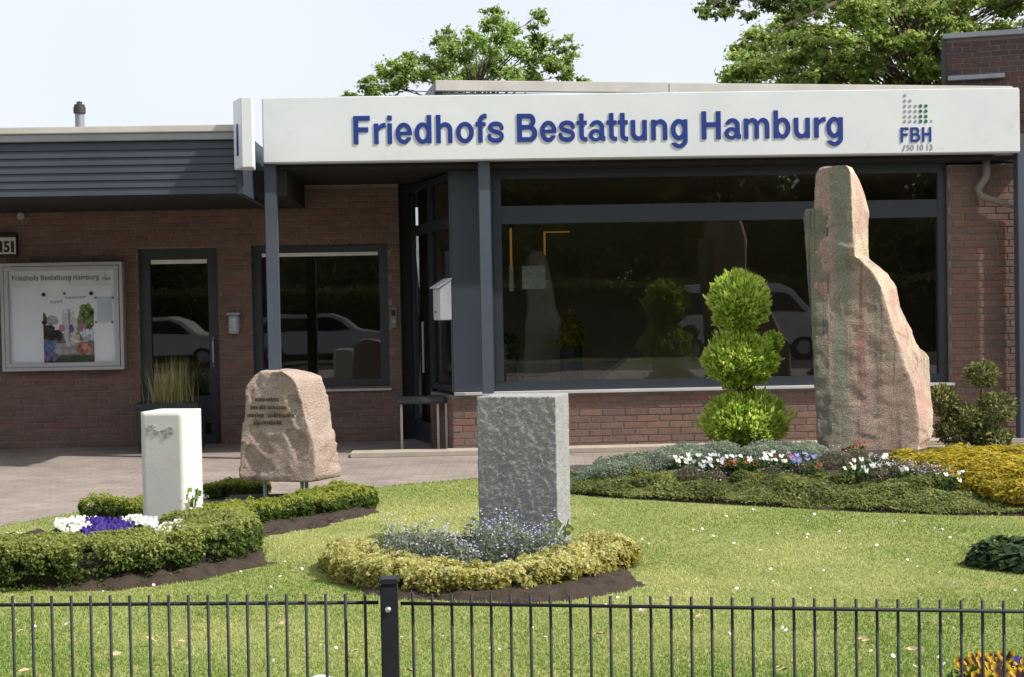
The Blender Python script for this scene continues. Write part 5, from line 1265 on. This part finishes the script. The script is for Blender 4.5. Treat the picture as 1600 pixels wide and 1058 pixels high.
# ================================================================== trees
def tree(name, label, base, clumps, trunk_r, cols, n_per, lsize, group=None, limb_from=.35, spread=.9, flat=.75):
    """clumps: list of (centre Vector, radius)"""
    o = thing(name, label, 'tree', base, 0, group); base = Vector(base)
    cz = max(c.z for c, r in clumps); top = sum((c for c, r in clumps), Vector())/len(clumps)
    mb = MB(); rr = random.Random(len(clumps)); crown = Vector((base.x, base.y, base.z+(top.z-base.z)*limb_from*1.4))
    tip = Vector((top.x, top.y, cz-.12*(cz-base.z)))
    mb.tube([base, base.lerp(crown, .5)+Vector((.05, 0, 0)), crown, crown.lerp(tip, .5), tip], [trunk_r, trunk_r*.85, trunk_r*.7, trunk_r*.4, trunk_r*.06], 10)
    mb.build('trunk', BARK, o)
    mb = MB()
    for c, r in clumps:
        s_ = crown.lerp(tip, min(.9, max(0, (c.z-crown.z)/(max(.1, tip.z-crown.z))*.7))); mid = s_.lerp(c, .55)+Vector((rr.gauss(0, .1), rr.gauss(0, .1), .12*(c-s_).length))
        br = min(trunk_r*.28, .10*r); mb.tube([s_, mid, c], [br, br*.55, br*.2], 6)
        for _ in range(4):
            e_ = c+Vector((rr.gauss(0, 1), rr.gauss(0, 1), rr.gauss(.3, .7)))*r*.65; mb.tube([mid.lerp(c, .6), c.lerp(e_, .5), e_], [br*.3, br*.18, br*.06], 4)
    mb.build('limbs', BARK, o)
    Ps, Ns, Cs = [], [], []
    for c, r in clumps:
        m_ = max(20, int(n_per*r*r)); k = 5+int(r*6)
        sub = sph(k)*RNG.uniform(.3, 1.15, (k, 1))*r*np.array([1, 1, flat]); w_ = RNG.integers(0, k, m_)
        d = sph(m_); P = np.array(c)+sub[w_]+d*np.abs(RNG.normal(0, .42, (m_, 1)))*r*np.array([1, 1, .6])
        Ps.append(P); Ns.append(d*.5+np.array([0, 0, .55])); tint = RNG.uniform(.8, 1.2); Cs.append(np.array(cols)[RNG.integers(0, len(cols), m_)]*tint)
    leaves('crown', np.concatenate(Ps), np.concatenate(Ns), lsize, LEAF, np.concatenate(Cs), o, .6, spread)
    return o
GRN = [(.24,.36,.085), (.30,.42,.10), (.19,.30,.065), (.37,.47,.14)]
Yt = 30.0
cl = []
for (x, y, r) in ((575,132,14),(600,118,16),(625,104,18),(648,88,15),(655,120,22),(690,110,26),(702,62,20),(722,85,24),(705,135,22),(742,60,16),(735,112,26),(770,14,12),(768,38,16),(780,66,24),(800,42,18),(812,78,22),(840,28,13),(843,55,18),(838,88,18),(775,110,24),(805,120,22),(840,118,20),(870,105,18),(882,72,14),(884,92,15),(890,118,14),(912,130,9),(545,150,9),(588,142,14),(620,138,18)):
    cl.append((onY(x, y, Yt+RNG.uniform(-1.3, 1.3)), r*Yt/F*1.15))
tree('broadleaf_tree', 'light green spreading tree behind the low roof', (X_(740, Yt), Yt, 0), cl, .12, GRN, 8200, .095)
Yt = 27.0; cl = []
for x in range(1135, 1700, 27):
    for y in range(-70, 190, 27):
        left = np.interp(y, [-70, 0, 40, 60, 90, 130, 190], [1330, 1270, 1190, 1165, 1140, 1160, 1200])
        if x < left or RNG.uniform() < .04: continue
        cl.append((onY(x+RNG.uniform(-10, 10), y+RNG.uniform(-10, 10), Yt+RNG.uniform(-2.2, 2.2)), RNG.uniform(20, 30)*Yt/F))
tree('broadleaf_tree', 'big sunlit tree with yellowish green leaves behind the brick block', (X_(1420, Yt), Yt, 0), cl, .28, [(.25,.38,.075), (.32,.45,.10), (.20,.31,.06), (.42,.50,.14), (.34,.34,.11)], 8200, .10)
Yt = 23.5; cl = []
for (x, y, r) in ((1100,22,13),(1118,10,15),(1140,18,13),(1150,0,16),(1180,-8,18),(1170,16,12),(1205,6,17),(1235,18,16),(1225,-14,20),(1262,2,18),(1130,-10,14),(1290,-15,20),(1320,-30,22)):
    cl.append((onY(x, y, Yt+RNG.uniform(-.8, .8)), r*Yt/F*1.15))
tree('broadleaf_tree', 'darker leafy bough reaching in above the big sunlit tree', (X_(1430, 30.5), 30.5, 0), cl, .14, [(.10,.16,.04), (.13,.19,.05), (.17,.22,.06)], 6500, .10, limb_from=.95)

# ------------------------------------------------------------------ across the street: seen only as reflections in the glass
for k, (x, y, h, rr_) in enumerate(((-22,-27,13,4.4),(-14,-27,13,4.4),(-7,-28,14,4.6),(0,-27,13.5,4.5),(6.5,-28,14,4.6),(13,-27,13,4.4),(20,-27,13,4.4),(-17,-19,10,3.4),(-10.5,-17.5,11,3.6),(-4,-20,12,3.8),(3,-18.5,11,3.6),(9.5,-20,12,3.8),(16,-18,10.5,3.5))):
    cl = []
    for _ in range(26):
        d = sph(1)[0]; cl.append((Vector((x+d[0]*rr_*.85, y+d[1]*rr_*.8, h*.56+d[2]*h*.36)), rr_*RNG.uniform(.28, .42)))
    tree('street_tree', 'dense dark green tree across the street, mirrored in the windows', (x, y, -.05), cl, .2, [(.13,.20,.05), (.18,.25,.06), (.24,.30,.09)], 900, .32, 'trees across the street')
hg = thing('street_hedge', 'long dark hedge across the street behind the parked van', 'hedge', (0, -13.5, -.05))
n = 26000; X = RNG.uniform(-26, 26, n); top = RNG.uniform(0, 1, n) < .25
P = np.stack([X, np.where(top, RNG.uniform(-14.1, -12.9, n), -12.9+RNG.normal(0, .06, n)), np.where(top, 2.3+RNG.normal(0, .08, n), RNG.uniform(-.05, 2.3, n))], 1)
leaves('foliage', P, np.tile([0, 1, .3], (n, 1)), .16, LEAF, [(.10,.15,.04), (.14,.19,.05)], hg)
MB().box(-26, 26, -14, -13, -.05, 2.2).build('twigs', CORE, hg)
vn = thing('parked_van', 'white panel van parked across the street', 'van', (8.3, -10, -.05))
vw = M('van_white', (.75,.76,.77), None, 3, .3); vx = 8.3
side = [(-2.5,.35),(-2.5,1.95),(-2.3,2.15),(.9,2.15),(1.35,1.95),(1.95,1.25),(2.45,1.05),(2.5,.35)]
def extr_side(mb, pts, y0, y1): 
    n = len(pts); return mb.add([(vx+p[0], y0, p[1]) for p in pts]+[(vx+p[0], y1, p[1]) for p in pts], [tuple(range(n)), tuple(range(2*n-1, n-1, -1))]+[(i, n+i, n+(i+1)%n, (i+1)%n) for i in range(n)])
extr_side(MB(), side, -10.9, -9.1).build('body', vw, vn, bevel=.03)
gd = M('dark_glass', (.01,.012,.014), None, 3, .08, spec=.7)
extr_side(MB(), [(.35,1.3),(.35,1.9),(.95,1.9),(1.25,1.8),(1.7,1.3)], -9.099, -9.085).build('side_window', gd, vn); extr_side(MB(), [(-2.2,1.3),(-2.2,1.9),(-.9,1.9),(-.9,1.3)], -9.099, -9.085).build('side_window', gd, vn)
for xx_ in (-1.6, 1.6):
    w_ = MB().tube([(vx+xx_, -9.35, .28), (vx+xx_, -9.06, .28)], .33, 20).build('wheel', MATS['black_plastic'], vn); MB().tube([(vx+xx_, -9.07, .28), (vx+xx_, -9.04, .28)], .19, 16).build('rim', ALU, w_)
car_side = [(-2.1,.32),(-2.15,.75),(-2.0,1.0),(-1.65,1.42),(-1.3,1.5),(.3,1.5),(.75,1.35),(1.15,1.0),(1.9,.88),(2.15,.7),(2.15,.32)]
for cx_, paint, lb in ((-4.2, (.55,.57,.60), 'silver estate car parked across the street'), (-9.0, (.72,.72,.70), 'white estate car parked across the street')):
    co = thing('parked_car', lb, 'car', (cx_, -8.6, -.05)); vx = cx_
    extr_side(MB(), car_side, -9.4, -7.7).build('body', M('car_paint_%d' % int(-cx_), paint, None, 3, .25, spec=.6), co, bevel=.03)
    extr_side(MB(), [(-1.75,1.0),(-1.5,1.36),(-.35,1.4),(-.35,1.0)], -7.699, -7.685).build('side_window', gd, co); extr_side(MB(), [(-.27,1.0),(-.27,1.4),(.3,1.4),(.65,1.26),(.95,1.0)], -7.699, -7.685).build('side_window', gd, co)
    for xx_ in (-1.35, 1.35):
        w_ = MB().tube([(vx+xx_, -7.95, .27), (vx+xx_, -7.66, .27)], .31, 20).build('wheel', MATS['black_plastic'], co); MB().tube([(vx+xx_, -7.67, .27), (vx+xx_, -7.64, .27)], .2, 16).build('rim', ALU, w_)
hs = thing('street_house', 'pale rendered house with grey roof across the street', 'building', (-9, -24, -.05))
MB().box(-13.5, -4.5, -28, -23.5, -.05, 5).build('wall', M('render', (.62,.60,.55), None, 2, .9), hs)
MB().add([(-13.9,-28.4,5.004),(-4.1,-28.4,5.004),(-4.1,-23.1,5.004),(-13.9,-23.1,5.004),(-13.9,-25.75,8),(-4.1,-25.75,8)], [(0,1,2,3),(3,2,5,4),(1,0,4,5),(0,3,4),(2,1,5)]).build('roof', M('slate', (.07,.07,.075), None, 3, .8), hs)
for xx_ in (-12.3, -9.6, -6.9):
    w_ = MB().box(xx_, xx_+1.2, -23.499, -23.46, 1.0, 2.4).build('window', vw, hs); MB().box(xx_+.08, xx_+1.12, -23.459, -23.45, 1.08, 2.32).build('pane', gd, w_)

# ------------------------------------------------------------------ inside the showroom
Yi = 17.6
rows = []
for (y, a, b) in ((600,818,892),(560,820,890),(520,822,880),(470,824,866),(420,824,858),(400,826,852),(392,832,846)):
    rows.append((Z_(850, y, Yi), [(X_(a, Yi, y), Yi), (X_(b, Yi, y), Yi-.05), (X_(b, Yi, y), Yi+.25), (X_(a, Yi, y), Yi+.25)]))
rows.insert(0, (.03, rows[0][1]))
V, T = loft(rows, m=10, dz=.03, amp=.03, sc=7, seed=51, amp2=.03)
si = thing('indoor_stele', 'rough grey upright stone displayed inside behind the glass', 'stone', (X_(855, Yi), Yi, .02))
np_mesh('stone', V, T, rock_mat('grey_gneiss', [(.30,.27,.24), (.38,.34,.30), (.24,.22,.20)], 5), si)
for (px, py, r, c, lab) in ((892,515,.17,[(.50,.42,.03),(.38,.36,.04)], 'yellow flower arrangement beside the stone inside the showroom'), (790,545,.2,[(.10,.20,.05),(.16,.26,.06)], 'leafy green plant inside the showroom behind the corner post')):
    q = onY(px, py, 17.0); q.z -= .2
    o = herb('indoor_plant', lab, 'plant', None, q, r, r, .42, 260, .09, c, None, 0, .6, up=.5)
    MB().lathe((q.x, 17.0, .025), [(.11,0),(.15,.25),(.13,q.z-.02)], 14).build('pot', MATS['planter_dark'], o)

# warm lamp strips glowing inside the showroom
GLOW = bpy.data.materials.new('warm_glow'); GLOW.use_nodes = True; gb_ = GLOW.node_tree.nodes['Principled BSDF']
gb_.inputs['Base Color'].default_value = (.5, .3, .08, 1); gb_.inputs['Emission Color'].default_value = (1, .50, .10, 1); gb_.inputs['Emission Strength'].default_value = .10
for (xa, xb, ya, yb, lb) in ((797.5, 799.5, 356, 440, 'single warm vertical lamp strip inside the showroom'), (850, 852, 362, 420, 'warm lamp strip bent over the stone inside the showroom')):
    a, b = onY(xa, yb, 18.6), onY(xb, ya, 18.6); o = thing('lamp_strip', lb, 'lamp', ((a.x+b.x)/2, 18.6, a.z))
    MB().box(a.x, b.x, 18.58, 18.6, a.z, b.z).build('tube', GLOW, o)
    MB().box(a.x-.02, b.x+.02, 18.601, 18.63, a.z-.02, b.z+.02).build('holder', ANTH, o)
    if xa > 820:
        c = onY(890, 362, 18.6); MB().box(b.x+.002, c.x, 18.58, 18.6, b.z-.016, b.z).build('tube', GLOW, o)
